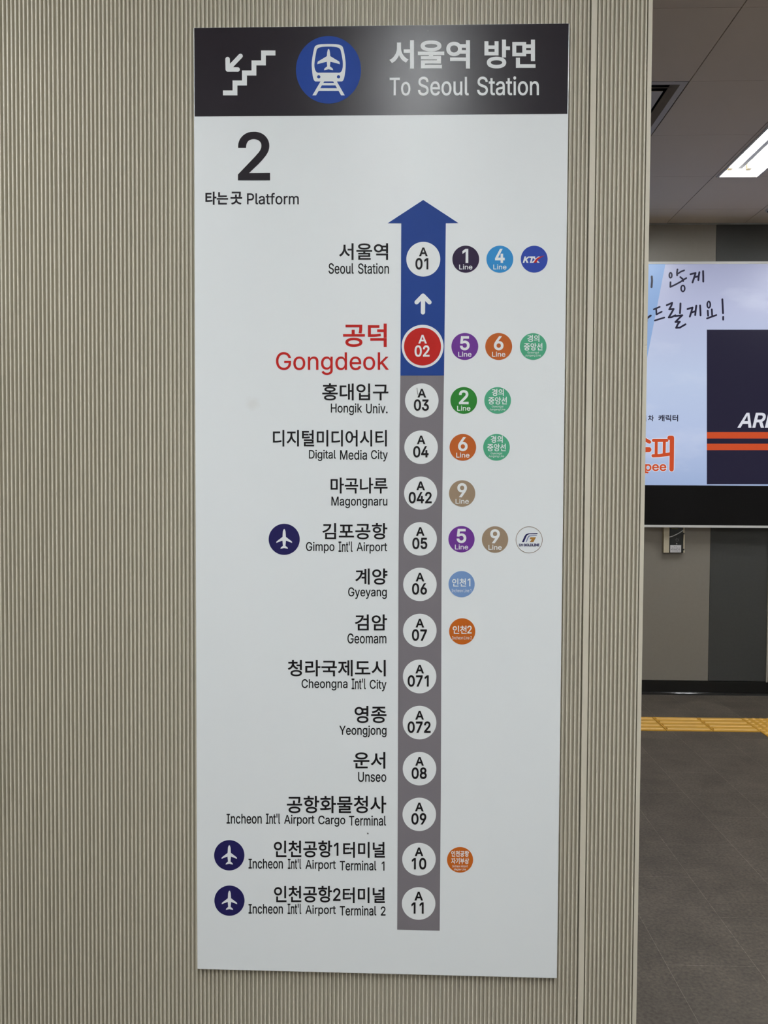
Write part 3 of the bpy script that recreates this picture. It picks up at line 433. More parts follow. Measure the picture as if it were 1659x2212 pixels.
    "양": (805, "264 677 239 675 193 667 151 649 116 625 102 610 89 593 78 575 69 556 63 535 59 513 58 490 59 467 63 445 69 424 78 405 89 387 102 371 116 356 151 331 193 314 239 305 264 304 290 305 336 314 378 331 413 356 427 371 440 387 451 405 460 424 466 445 470 467 471 490 470 513 466 535 460 556 451 575 440 593 427 610 413 625 378 649 336 667 290 675;264 615 281 615 312 609 339 597 362 580 380 559 393 534 400 506 401 490 400 475 393 446 380 421 362 400 339 383 312 372 281 366 264 365 248 366 217 372 190 383 167 400 149 421 136 446 130 475 129 490 130 506 136 534 149 559 167 580 190 597 217 609 248 615;406 230 373 229 311 223 259 210 215 191 197 179 182 166 169 152 159 136 151 119 147 101 145 81 147 62 151 44 159 27 169 12 182 -3 197 -16 215 -27 259 -46 311 -59 373 -66 406 -67 440 -66 500 -59 553 -46 596 -27 614 -16 629 -3 642 12 652 27 659 44 664 62 665 81 664 101 659 119 652 136 642 152 629 166 614 179 596 191 553 210 500 223 440 229;406 172 475 167 513 159 544 148 568 133 585 115 593 93 594 81 593 70 585 48 568 30 544 15 513 4 475 -3 406 -8 337 -3 299 4 268 15 243 30 227 48 218 70 217 81 218 93 227 115 243 133 268 148 299 159 337 167;586 724 586 255 658 255 658 376 773 376 773 437 658 437 658 545 773 545 773 606 658 606 658 724"),
    "어": (805, "255 598 271 597 286 593 300 587 326 568 348 540 365 505 376 463 383 414 383 387 383 360 376 311 365 268 348 233 326 205 300 186 286 180 271 176 255 175 239 176 224 180 210 186 184 205 163 233 146 268 134 311 128 360 127 387 128 414 134 463 146 505 163 540 184 568 210 587 224 593 239 597;623 724 623 422 451 422 448 453 435 509 415 558 403 579 389 598 374 614 357 629 339 641 319 650 299 657 277 661 255 663 231 661 207 656 186 648 165 637 146 624 129 607 113 588 99 566 87 542 77 515 69 486 63 455 59 422 58 387 59 352 63 318 69 287 77 258 87 231 99 207 113 185 129 166 146 149 165 136 186 125 207 117 231 112 255 110 278 112 300 116 321 123 341 133 359 146 376 161 392 179 405 199 418 221 437 272 448 331 451 363 623 363 623 -69 695 -69 695 724"),
    "역": (805, "166 214 166 155 622 155 622 -68 695 -68 695 214;260 617 276 616 306 610 333 598 356 581 374 560 386 534 393 505 394 489 393 473 386 444 374 418 356 396 333 379 306 368 276 361 260 361 244 361 213 368 186 379 163 396 145 418 133 444 126 473 125 489 126 505 133 534 145 560 163 581 186 598 213 610 244 616;622 548 622 430 454 430 461 459 463 485 461 520 454 548;260 679 212 675 168 661 130 640 99 611 87 594 76 576 67 556 61 535 57 513 56 489 57 466 61 443 67 422 76 402 87 384 99 367 130 338 168 317 212 303 260 298 302 302 329 308 365 323 396 344 422 370 622 370 622 257 695 257 695 724 622 724 622 607 423 607 406 626 386 641 353 660 329 669 302 676"),
    "열": (805, "260 637 276 637 306 631 333 619 356 603 374 583 386 559 393 531 394 516 393 502 386 474 374 450 356 429 333 413 306 402 276 396 260 396 244 396 213 402 186 413 163 429 145 450 133 474 126 502 125 516 126 531 133 559 145 583 163 603 186 619 213 631 244 637;455 571 622 571 622 465 456 465 461 486 463 509 462 541;622 724 622 629 423 629 397 654 365 673 329 687 289 695 260 697 235 696 211 692 168 680 148 670 114 647 86 616 76 599 67 580 61 560 57 539 56 516 57 494 61 473 67 453 76 434 99 401 130 374 148 363 189 346 235 337 260 336 289 338 317 342 343 350 378 367 408 389 425 407 622 407 622 319 694 319 694 724;186 1 186 -58 724 -58 724 1 258 1 258 87 694 87 694 277 185 277 185 220 622 220 622 142 186 142"),
    "영": (805, "260 614 276 614 306 608 333 596 356 579 374 558 386 533 393 504 394 488 393 473 386 444 374 419 356 398 333 381 306 369 276 363 260 362 244 363 213 369 186 381 163 398 145 419 133 444 126 473 125 488 126 504 133 533 145 558 163 579 186 596 213 608 244 614;434 236 400 235 338 229 285 216 241 196 223 185 207 171 194 157 184 141 177 123 172 105 171 85 172 65 177 46 184 29 194 13 207 -1 223 -15 241 -27 285 -46 338 -59 400 -66 434 -67 468 -66 530 -59 583 -46 627 -27 645 -15 661 -1 674 13 684 29 692 46 696 65 698 85 696 105 692 123 684 141 674 157 661 171 645 185 627 196 583 216 530 229 468 235;434 179 505 175 543 167 575 154 600 139 617 120 626 97 627 85 626 73 617 51 600 32 575 16 543 4 505 -4 434 -9 364 -4 325 4 293 16 268 32 251 51 243 73 242 85 243 97 251 120 268 139 293 154 325 167 364 175;453 551 622 551 622 427 453 427 460 452 463 479 461 516;622 724 622 609 419 609 393 634 362 653 327 667 288 675 260 677 235 675 212 672 168 659 149 649 114 624 87 592 76 574 67 554 61 534 57 512 56 488 57 465 61 443 67 422 76 403 87 385 99 368 114 353 149 328 189 311 235 301 260 300 288 302 314 306 339 314 373 329 393 343 419 368 622 368 622 256 695 256 695 724"),
    "운": (805, "401 704 366 703 302 696 246 681 199 661 180 648 163 634 149 619 138 602 130 584 125 565 123 544 125 524 130 505 138 487 149 470 163 455 180 441 199 428 246 408 302 394 366 387 401 386 436 387 500 394 556 408 603 428 622 441 639 455 653 470 664 487 672 505 677 524 678 544 677 565 672 584 664 602 653 619 639 634 622 648 603 661 556 681 500 696 436 703;401 645 473 640 513 631 546 618 573 601 591 581 600 557 601 544 600 532 591 508 573 488 546 472 513 459 473 451 401 446 330 451 289 459 256 472 229 488 211 508 202 532 200 544 202 557 211 581 229 601 256 618 289 631 330 640;43 322 43 263 371 263 371 102 445 102 445 263 761 263 761 322;135 180 135 -51 681 -51 681 10 207 10 207 180"),
    "울": (805, "401 714 365 714 299 708 242 696 196 679 177 668 161 656 147 643 136 629 129 613 124 596 123 578 124 559 129 542 136 526 147 512 161 499 177 487 196 476 242 459 299 447 365 441 401 440 437 441 503 447 560 459 606 476 625 487 641 499 655 512 665 526 673 542 678 559 679 578 678 596 673 613 665 629 655 643 641 656 625 668 606 679 560 696 503 708 437 714;401 659 476 655 518 648 551 638 577 624 595 608 604 588 605 578 604 567 595 547 577 530 551 517 518 506 476 499 401 495 326 499 285 506 251 517 225 530 208 547 199 567 198 578 199 588 208 608 225 624 251 638 285 648 326 655;132 -3 132 -60 691 -60 691 -3 203 -3 203 78 667 78 667 256 437 256 437 330 759 330 759 389 44 389 44 330 364 330 364 256 130 256 130 201 596 201 596 131 132 131"),
    "의": (805, "300 666 274 665 226 656 184 639 148 614 132 599 119 583 108 565 99 545 93 525 89 503 88 480 89 457 93 435 99 414 108 394 119 376 132 360 148 345 184 320 226 303 274 294 300 293 326 294 374 303 417 320 452 345 468 360 481 376 492 394 500 414 507 435 511 457 512 480 511 503 507 525 500 545 492 565 481 583 468 599 452 614 417 639 374 656 326 665;300 603 317 602 349 597 377 585 401 569 420 548 433 523 440 495 441 480 440 464 433 436 420 411 401 390 377 374 349 363 317 357 300 356 283 357 251 363 223 374 199 390 180 411 167 436 160 464 159 480 160 495 167 523 180 548 199 569 223 585 251 597 283 602;616 724 616 -69 689 -69 689 724;58 104 226 106 339 111 455 121 532 132 571 139 565 193 451 179 334 171 220 167 48 165"),
    "인": (805, "620 723 620 145 692 145 692 723;268 668 243 667 197 657 156 639 121 613 106 598 93 581 82 562 73 542 67 520 63 497 61 474 63 450 67 427 73 405 82 385 93 366 106 349 121 333 156 307 197 289 243 280 268 278 293 280 339 289 380 307 415 333 430 349 443 366 454 385 463 405 469 427 473 450 474 474 473 497 469 520 463 542 454 562 443 581 430 598 415 613 380 639 339 657 293 667;268 605 284 604 314 598 342 586 365 568 383 546 396 520 403 490 404 474 403 457 396 427 383 401 365 379 342 361 314 349 284 343 268 342 252 343 221 349 194 361 171 379 153 401 140 427 133 457 132 474 133 490 140 520 153 546 171 568 194 586 221 598 252 604;184 204 184 -51 717 -51 717 9 256 9 256 204"),
    "입": (805, "620 724 620 298 692 298 692 724;183 259 183 -58 692 -58 692 259 621 259 621 164 254 164 254 259;254 106 621 106 621 2 254 2;268 686 243 685 196 676 155 660 120 636 92 605 81 587 73 568 66 548 63 526 61 503 63 481 66 459 73 439 81 420 92 403 120 372 155 348 196 331 243 322 268 321 293 322 340 331 381 348 416 372 444 403 454 420 463 439 469 459 473 481 474 503 473 526 469 548 463 568 454 587 444 605 431 621 416 636 381 660 340 676 293 685;268 625 284 624 315 618 342 607 365 591 383 571 396 546 403 518 404 503 403 488 396 460 383 436 365 416 342 399 315 388 284 382 268 382 251 382 221 388 193 399 170 416 152 436 140 460 133 488 132 503 133 518 140 546 152 571 170 591 193 607 221 618 251 624"),
    "자": (805, "59 643 59 582 239 582 238 453 233 424 218 366 206 337 177 283 142 233 100 190 55 155 31 142 74 84 92 95 129 121 146 136 179 170 209 209 223 230 247 274 258 298 276 346 304 280 341 220 385 167 419 138 454 113 473 103 514 161 490 174 445 207 424 227 386 271 355 320 331 373 316 428 312 455 311 582 486 582 486 643;579 724 579 -68 652 -68 652 343 782 343 782 404 652 404 652 724"),
    "제": (805, "646 724 646 -68 715 -68 715 724;488 706 488 439 357 439 357 380 488 380 488 -27 556 -27 556 706;56 631 56 572 206 572 205 469 197 408 183 349 161 293 148 267 116 219 98 197 78 177 57 160 34 144 79 90 95 101 126 127 154 158 191 212 220 273 242 340 263 278 291 221 327 172 354 143 384 119 400 109 444 163 421 177 381 213 363 233 332 279 319 303 298 356 284 412 277 470 276 572 418 572 418 631"),
    "종": (805, "401 207 366 206 301 200 247 188 202 171 183 161 167 149 154 135 143 121 136 105 131 88 130 70 131 52 136 35 143 19 154 5 167 -9 183 -20 202 -31 247 -48 301 -60 366 -66 401 -67 436 -66 500 -60 555 -48 600 -31 618 -20 634 -9 647 5 658 19 665 35 670 52 671 70 670 88 665 105 658 121 647 135 634 149 618 161 600 171 555 188 500 200 436 206;401 150 474 146 514 139 546 129 572 116 589 100 598 81 599 70 598 59 589 40 572 24 546 10 514 0 474 -7 401 -11 328 -7 288 0 255 10 230 24 213 40 204 59 203 70 204 81 213 100 230 116 255 129 288 139 328 146;44 330 44 270 759 270 759 330 437 330 437 442 365 442 365 330;109 687 109 629 355 629 351 610 345 593 335 576 322 560 307 545 268 518 246 506 196 485 141 470 83 460 109 403 165 412 217 426 266 445 289 456 330 482 364 511 391 545 401 563 411 545 439 511 473 482 515 456 537 445 586 426 638 412 693 403 720 460 690 464 633 477 581 495 534 518 496 545 480 560 468 576 458 593 451 610 448 629 694 629 694 687"),
    "중": (805, "401 155 473 151 513 144 546 133 571 120 589 103 598 84 599 73 598 62 589 42 571 25 546 11 513 1 473 -6 401 -11 328 -6 288 1 255 11 230 25 213 42 204 62 203 73 204 84 213 103 230 120 255 133 288 144 328 151;44 354 44 294 365 294 365 211 305 205 254 195 210 180 176 160 150 135 141 121 135 106 131 90 130 73 131 54 136 37 143 21 154 6 167 -7 183 -20 202 -30 247 -48 301 -60 366 -66 401 -67 436 -66 500 -60 555 -48 600 -30 618 -20 634 -7 647 6 658 21 665 37 670 54 671 73 670 90 666 106 660 121 651 135 625 160 591 180 548 195 496 205 437 211 437 294 759 294 759 354;109 687 109 629 355 629 351 610 345 593 335 576 322 560 307 544 269 517 222 493 170 475 113 463 84 459 109 401 165 410 217 425 266 444 289 455 330 481 364 510 391 544 401 562 411 544 439 510 473 481 515 455 537 444 586 425 638 410 693 401 720 459 690 463 633 475 580 493 534 517 496 544 480 560 468 576 458 593 451 610 448 629 694 629 694 687"),
    "지": (805, "619 724 619 -68 692 -68 692 724;69 643 69 582 253 582 252 453 247 423 241 394 220 336 191 281 155 232 135 209 91 171 68 155 44 142 86 84 105 95 142 120 177 152 209 188 237 229 262 273 282 320 291 345 299 322 320 278 345 237 373 199 405 166 440 137 478 113 497 103 537 161 513 173 489 188 445 224 424 244 388 291 359 342 339 397 332 425 328 454 327 582 511 582 511 643"),
    "차": (805, "235 709 235 586 58 586 58 528 236 528 235 438 231 410 217 353 194 299 164 250 127 206 106 187 60 154 36 141 77 85 96 95 132 119 166 149 181 165 210 201 235 240 246 261 273 328 299 266 321 227 347 192 375 160 407 133 441 109 460 100 501 155 454 183 413 219 377 261 348 309 326 360 312 413 307 467 307 528 483 528 483 586 308 586 308 709;579 724 579 -68 652 -68 652 338 782 338 782 399 652 399 652 724"),
    "천": (805, "242 719 242 618 66 618 66 559 242 559 240 511 237 488 223 444 213 423 188 384 155 349 115 319 70 296 46 286 81 229 138 255 187 289 229 331 262 379 279 415 307 366 330 337 357 310 387 287 420 267 475 243 511 300 463 320 421 345 384 376 354 411 332 449 318 491 315 513 313 559 488 559 488 618 314 618 314 719;622 723 622 480 461 480 461 420 622 420 622 132 695 132 695 723;190 185 190 -51 717 -51 717 9 262 9 262 185"),
    "청": (805, "434 223 400 222 338 216 285 204 241 185 223 174 207 162 194 148 184 132 177 116 172 98 171 79 172 60 177 42 184 25 194 10 207 -4 223 -17 241 -28 285 -47 338 -59 400 -66 434 -67 468 -66 530 -59 583 -47 627 -28 645 -17 661 -4 674 10 684 25 692 42 696 60 698 79 696 98 692 116 684 132 674 148 661 162 645 174 627 185 583 204 530 216 468 222;434 166 504 162 543 154 575 143 599 129 616 111 625 90 626 79 625 67 616 46 599 29 575 14 543 3 504 -5 434 -10 364 -5 326 3 294 14 269 29 252 46 244 67 242 79 244 90 252 111 269 129 294 143 326 154 364 162;242 727 242 629 66 629 66 570 242 570 240 532 237 510 223 467 213 447 187 409 154 375 115 346 70 322 46 313 81 256 100 264 137 282 172 303 216 342 252 389 279 441 307 394 330 366 357 341 388 319 422 300 478 277 512 334 488 343 442 363 403 390 369 421 343 456 324 494 315 534 313 570 488 570 488 629 314 629 314 727;622 724 622 498 464 498 464 439 622 439 622 244 695 244 695 724"),
    "캐": (805, "471 705 471 -29 539 -29 539 344 646 344 646 -68 716 -68 716 724 646 724 646 404 539 404 539 705;88 629 88 569 320 569 314 507 301 447 49 431 60 368 282 390 252 332 226 294 179 241 142 208 98 177 49 147 91 95 140 124 183 155 222 188 256 222 285 258 310 296 332 334 349 374 363 414 374 456 383 498 388 541 392 629"),
    "타": (805, "78 652 78 123 230 123 336 127 437 137 513 148 506 207 457 200 385 191 312 186 151 182 151 371 429 371 429 430 151 430 151 592 446 592 446 652;579 724 579 -68 652 -68 652 345 782 345 782 406 652 406 652 724"),
    "터": (805, "460 425 460 366 623 366 623 -69 695 -69 695 724 623 724 623 425;81 651 81 121 202 121 310 124 406 132 502 145 494 205 449 197 382 189 313 184 152 181 152 370 411 370 411 429 152 429 152 592 446 592 446 651"),
    "털": (805, "84 675 84 327 232 328 332 330 421 337 488 347 481 405 439 399 377 392 312 388 156 386 156 477 419 477 419 533 156 533 156 616 440 616 440 675;622 724 622 542 474 542 474 483 622 483 622 297 694 297 694 724;186 -2 186 -60 724 -60 724 -2 258 -2 258 76 694 76 694 261 185 261 185 203 622 203 622 130 186 130"),
    "티": (805, "621 724 621 -68 693 -68 693 724;94 652 94 123 248 123 357 127 459 137 537 148 530 207 480 199 406 191 332 185 165 182 165 371 448 371 448 430 165 430 165 592 477 592 477 652"),
    "포": (805, "109 329 109 271 364 271 364 91 44 91 44 30 762 30 762 91 436 91 436 271 692 271 692 329 571 329 571 588 694 588 694 648 107 648 107 588 229 588 229 329;302 588 499 588 499 329 302 329"),
    "항": (805, "410 207 376 207 316 201 263 189 220 171 187 148 175 135 165 121 157 105 153 88 151 70 153 52 157 35 165 20 175 5 187 -8 220 -30 263 -48 316 -60 376 -66 410 -67 443 -66 503 -60 555 -48 598 -30 631 -8 644 5 654 20 661 35 666 52 667 70 666 88 661 105 654 121 644 135 631 148 598 171 555 189 503 201 443 207;410 151 477 147 515 140 546 130 570 116 586 100 594 81 595 70 594 59 586 40 570 24 546 11 515 0 477 -6 410 -11 341 -6 304 0 273 11 249 24 233 40 224 59 223 70 224 81 233 100 249 116 273 130 304 140 341 147;279 537 255 536 212 529 173 517 142 498 117 475 99 447 90 414 89 397 90 379 99 346 117 318 142 295 173 277 212 265 255 258 279 257 303 258 346 265 384 277 416 295 441 318 458 346 467 379 468 397 467 414 458 447 441 475 416 498 384 517 346 529 303 536;279 481 322 477 346 469 366 458 382 444 393 427 398 407 399 397 398 386 393 366 382 349 366 335 346 324 322 317 279 312 237 317 212 324 192 335 177 349 166 366 160 386 159 397 160 407 166 427 177 444 192 458 212 469 237 477;586 724 586 214 658 214 658 443 775 443 775 504 658 504 658 724;243 730 243 635 46 635 46 577 513 577 513 635 316 635 316 730"),
    "홍": (805, "401 175 365 174 300 169 245 159 200 144 166 124 153 112 143 99 135 85 131 70 130 53 131 37 135 22 143 8 153 -5 166 -16 200 -36 245 -51 300 -61 365 -66 401 -67 470 -64 530 -57 580 -44 601 -36 635 -16 648 -5 658 8 665 22 670 37 671 53 670 70 665 85 658 99 648 112 635 124 601 144 556 159 501 169 437 174;401 121 474 118 514 112 547 104 571 92 588 79 597 62 598 53 597 45 588 29 571 15 547 4 514 -4 474 -9 401 -12 328 -9 288 -4 255 4 230 15 214 29 205 45 204 53 205 62 214 79 230 92 255 104 288 112 328 118;401 517 468 514 504 509 533 501 556 491 571 479 579 464 579 455 579 447 571 432 556 420 533 410 504 402 468 397 401 394 335 397 298 402 269 410 246 420 231 432 223 447 222 455 223 464 231 479 246 491 269 501 298 509 335 514;365 734 365 657 81 657 81 600 718 600 718 657 438 657 438 734;44 282 44 224 759 224 759 282 438 282 438 343 519 351 564 362 600 376 627 394 638 404 652 428 655 441 657 455 655 471 651 485 644 498 634 510 607 531 590 540 548 553 523 559 467 566 401 568 335 566 279 559 254 553 212 540 180 521 168 510 158 498 151 485 147 471 145 455 147 441 150 428 156 415 175 394 202 376 239 361 283 351 308 347 365 343 365 282"),
    "화": (805, "285 467 327 462 351 454 370 442 386 427 396 409 402 388 403 376 402 365 396 344 386 326 370 311 351 300 327 292 285 287 243 292 220 300 200 311 184 326 173 344 168 365 167 376 168 388 173 409 184 427 200 442 220 454 243 462;285 523 262 523 219 516 200 510 165 493 137 471 116 444 103 412 100 395 99 376 102 345 113 316 129 291 151 270 179 253 212 240 249 233 249 146 34 144 46 82 174 83 280 87 428 99 539 115 534 168 430 156 321 149 321 233 358 240 391 252 418 269 441 290 458 315 468 344 472 376 471 395 467 412 454 444 445 458 420 483 389 502 351 516 308 523;581 724 581 -68 654 -68 654 327 777 327 777 388 654 388 654 724;249 722 249 628 48 628 48 569 521 569 521 628 321 628 321 722"),
}
# ================================================================== LETTERING AND GRAPHIC HELPERS
def area(p):
    return 0.5 * sum(a[0] * b[1] - b[0] * a[1] for a, b in zip(p, p[1:] + p[:1]))
def inside(pt, poly):
    c = False
    for (x0, y0), (x1, y1) in zip(poly, poly[1:] + poly[:1]):
        if (y0 > pt[1]) != (y1 > pt[1]) and pt[0] < (x1 - x0) * (pt[1] - y0) / (y1 - y0) + x0:
            c = not c
    return c
def glyph(ch):
    adv, data = GLYPHS[ch]
    out = []
    for c in data.split(';'):
        n = [int(v) for v in c.split()]
        out.append([(n[i], n[i + 1]) for i in range(0, len(n), 2)])
    return adv, out
def swell(p, g):
    """move an outline by g to the right of its direction of travel (outward for outer, inward for hole outlines)"""
    if abs(g) < 1e-6:
        return p
    q = []
    for v in p:
        if not q or math.hypot(v[0] - q[-1][0], v[1] - q[-1][1]) > 0.3 * abs(g):
            q.append(v)
    if len(q) > 3 and math.hypot(q[0][0] - q[-1][0], q[0][1] - q[-1][1]) < 0.3 * abs(g):
        q.pop()
    out, n = [], len(q)
    for i in range(n):
        a, b, c = q[i - 1], q[i], q[(i + 1) % n]
        e1 = Vector((b[0] - a[0], b[1] - a[1])); e2 = Vector((c[0] - b[0], c[1] - b[1]))
        if e1.length < 1e-9 or e2.length < 1e-9:
            out.append(b); continue
        n1 = Vector((e1.y, -e1.x)).normalized(); n2 = Vector((e2.y, -e2.x)).normalized()
        m = n1 + n2
        k = 1 + n1.dot(n2)
        m = m / k if k > 0.45 else m.normalized() * 1.5 if m.length > 1e-6 else n1
        out.append((b[0] + m.x * g, b[1] + m.y * g))
    return out
def contours(text, track=0.0, gap=250):
    x, cs = 0.0, []
    for ch in text:
        if ch == ' ':
            x += gap; continue
        adv, g = glyph(ch)
        cs.append([[(px + x, -py) for px, py in c] for c in g])
        x += adv * (1 + track)
    return cs, x
class Outlines(list):
    """outlines whose own direction tells ink from hole"""
def group(cs, grow=0.0):
    """outer outlines counter-clockwise, holes clockwise, swollen by grow"""
    big = max(cs, key=lambda c: abs(area(c)))
    if area(big) < 0:
        cs = [c[::-1] for c in cs]
    return [Outlines(swell(c, grow) for c in cs)]
def text(s, x0, x1, y0, y1, grow=0.0, track=0.0, shear=0.0, gap=150):
    """lettering whose ink fills the box"""
    cs, _ = contours(s, track, gap)
    xs = [p[0] for g in cs for c in g for p in c]; ys = [p[1] for g in cs for c in g for p in c]
    kx = (x1 - x0 - 2 * grow) / (max(xs) - min(xs)); ky = (y1 - y0 - 2 * grow) / (max(ys) - min(ys))
    ax, ay = min(xs), min(ys)
    res = []
    for g in cs:
        out = [[(x0 + grow + (p[0] - ax) * kx, y0 + grow + (p[1] - ay) * ky) for p in c] for c in g]
        res += group([[(p[0] + shear * (y1 - p[1]), p[1]) for p in c] for c in out], grow)
    return res
def digits(s, cx, y0, y1, advance, grow=0.0):
    """tabular figures centred on cx"""
    cs, w = contours(s)
    kx = advance / 453.0
    ys = [p[1] for g in contours('0')[0] for c in g for p in c]
    ky = (y1 - y0 - 2 * grow) / (max(ys) - min(ys))
    return [q for g in cs for q in group([[(cx + (p[0] - w / 2) * kx, y0 + grow + (p[1] - min(ys)) * ky) for p in c] for c in g], grow)]
def disc(cx, cy, rx, ry=None, n=56):
    ry = ry or rx
    return [(cx + rx * math.cos(2 * math.pi * i / n), cy + ry * math.sin(2 * math.pi * i / n)) for i in range(n)]
def stroke(pts, w):
    """round-ended brush stroke as outlines; w is a width or (start, end)"""
    w0, w1 = w if isinstance(w, tuple) else (w, w)
    out, n = [], len(pts) - 1
    for i in range(n):
        a, b = Vector(pts[i]), Vector(pts[i + 1])
        ra, rb = (w0 + (w1 - w0) * i / n) / 2, (w0 + (w1 - w0) * (i + 1) / n) / 2
        if (b - a).length < 1e-6:
            continue
        th = math.atan2(b.y - a.y, b.x - a.x)
        poly = [(a.x + ra * math.cos(th + math.pi / 2 + math.pi * k / 8), a.y + ra * math.sin(th + math.pi / 2 + math.pi * k / 8)) for k in range(9)]
        poly += [(b.x + rb * math.cos(th - math.pi / 2 + math.pi * k / 8), b.y + rb * math.sin(th - math.pi / 2 + math.pi * k / 8)) for k in range(9)]
        out.append([poly])
    return out
def ring(cx, cy, rx, ry, w):
    return [[disc(cx, cy, rx + w / 2, ry + w / 2, 24), disc(cx, cy, rx - w / 2, ry - w / 2, 24)[::-1]]]
def plate(name, polys, y, lift, material, parent, label=None, base=0.0):
    """cut graphics: outlines measured on the plane at depth y, standing 'lift' proud of it"""
    put = upright(y - lift)
    up = Vector((0, lift - base, 0))
    sh = Shape()
    # outlines that touch are merged into one cluster, so overlapping strokes become one surface
    clusters = []
    for pg in polys:
        if isinstance(pg, Outlines):
            loops = list(pg)
        else:
            loops = [c if (area(c) > 0) == (k == 0) else c[::-1] for k, c in enumerate(pg)]
        xs = [p[0] for c in loops for p in c]; ys = [p[1] for c in loops for p in c]
        box = [min(xs), max(xs), min(ys), max(ys)]
        hit = [q for q in clusters if q[0][0] <= box[1] and box[0] <= q[0][1] and q[0][2] <= box[3] and box[2] <= q[0][3]]
        for q in hit:
            clusters.remove(q)
            box = [min(box[0], q[0][0]), max(box[1], q[0][1]), min(box[2], q[0][2]), max(box[3], q[0][3])]
            loops = q[1] + loops
        clusters.append((box, loops))
    for _, loops in clusters:
        pts, edges, segs = [], [], []
        for c in loops:
            n = len(pts)
            pts += [Vector(p) for p in c]
            k = len(c)
            edges += [(n + i, n + (i + 1) % k) for i in range(k)]
            segs += list(zip(c, c[1:] + c[:1]))
        vs, _, tris = delaunay_2d_cdt(pts, edges, [], 1, 1e-5)[:3]
        keep = []
        for t in tris:
            cx = sum(vs[i].x for i in t) / len(t); cy = sum(vs[i].y for i in t) / len(t)
            w = 0
            for (ax, ay), (bx, by) in segs:
                if (ay > cy) != (by > cy):
                    if cx < (bx - ax) * (cy - ay) / (by - ay) + ax:
                        w += 1 if by > ay else -1
            if w:
                keep.append(tuple(t))
        count = {}
        n = len(sh.v)
        front = [put(v.x, v.y) for v in vs]
        sh.v += front
        for t in keep:
            p = [front[i] for i in t[:3]]
            if (p[1] - p[0]).cross(p[2] - p[0]).y > 0:
                t = t[::-1]
            sh.f.append(tuple(n + i for i in t))
            for e in zip(t, t[1:] + t[:1]):
                count[e] = count.get(e, 0) + 1
        m = len(sh.v)
        sh.v += [p + up for p in front]
        for (i, j) in count:
            if (j, i) not in count:
                sh.f.append((n + j, n + i, m + i, m + j))
    o = sh.build(name, material, parent, fix=False)
    if label:
        o['label'] = label
    return o
def zoomed(x0, y0, k):
    return lambda pts: [(x0 + k * a, y0 + k * b) for a, b in pts]

# ================================================================== THE DIRECTION SIGN
def board_material():
    m = mat('white sign board', (0.765, 0.80, 0.815), 0.34, spec=0.45)
    nt = m.node_tree
    b = nt.nodes['Principled BSDF']
    tc = nt.nodes.new('ShaderNodeTexCoord')
    mp = nt.nodes.new('ShaderNodeMapping')
    c = upright(SIGN_Y)(546, 872)
    mp.inputs['Location'].default_value = (-(c.x + 0.055), 0, -(c.z - 0.43))
    nz = nt.nodes.new('ShaderNodeTexNoise'); nz.inputs['Scale'].default_value = 60
    ln = nt.nodes.new('ShaderNodeVectorMath'); ln.operation = 'LENGTH'
    ad = nt.nodes.new('ShaderNodeMath'); ad.operation = 'MULTIPLY_ADD'; ad.inputs[1].default_value = 0.018
    mr = nt.nodes.new('ShaderNodeMapRange'); mr.inputs[1].default_value = 0.014; mr.inputs[2].default_value = 0.028; mr.inputs[3].default_value = 0.16; mr.inputs[4].default_value = 0.0
    mx = nt.nodes.new('ShaderNodeMix'); mx.data_type = 'RGBA'
    mx.inputs[6].default_value = (0.765, 0.80, 0.815, 1); mx.inputs[7].default_value = (0.52, 0.47, 0.38, 1)
    nt.links.new(tc.outputs['Object'], mp.inputs[0]); nt.links.new(mp.outputs[0], ln.inputs[0])
    nt.links.new(tc.outputs['Object'], nz.inputs['Vector'])
    nt.links.new(nz.outputs[0], ad.inputs[0]); nt.links.new(ln.outputs['Value'], ad.inputs[2])
    nt.links.new(ad.outputs[0], mr.inputs[0]); nt.links.new(mr.outputs[0], mx.inputs[0])
    nt.links.new(mx.outputs[2], b.inputs['Base Color'])
    return m
M_board = board_material()
M_white = mat('white vinyl', (0.775, 0.805, 0.81), 0.36, spec=0.4)
M_head = mat('charcoal vinyl', (0.016, 0.0135, 0.018), 0.25, spec=0.21)
M_ink = mat('black vinyl', (0.0085, 0.0075, 0.0085), 0.5, spec=0.14)
M_blue = mat('royal blue vinyl', (0.010, 0.042, 0.215), 0.5, spec=0.14)
M_emblem = mat('emblem blue vinyl', (0.010, 0.046, 0.26), 0.5, spec=0.14)
M_grey = mat('grey vinyl', (0.18, 0.165, 0.18), 0.5, spec=0.14)
M_red = mat('red vinyl', (0.44, 0.013, 0.010), 0.5, spec=0.14)
M_navy = mat('navy vinyl', (0.013, 0.011, 0.075), 0.5, spec=0.14)
def vinyl(name, *c):
    return mat(name, tuple(v * 0.98 for v in srgb(*c)), 0.5, spec=0.14)

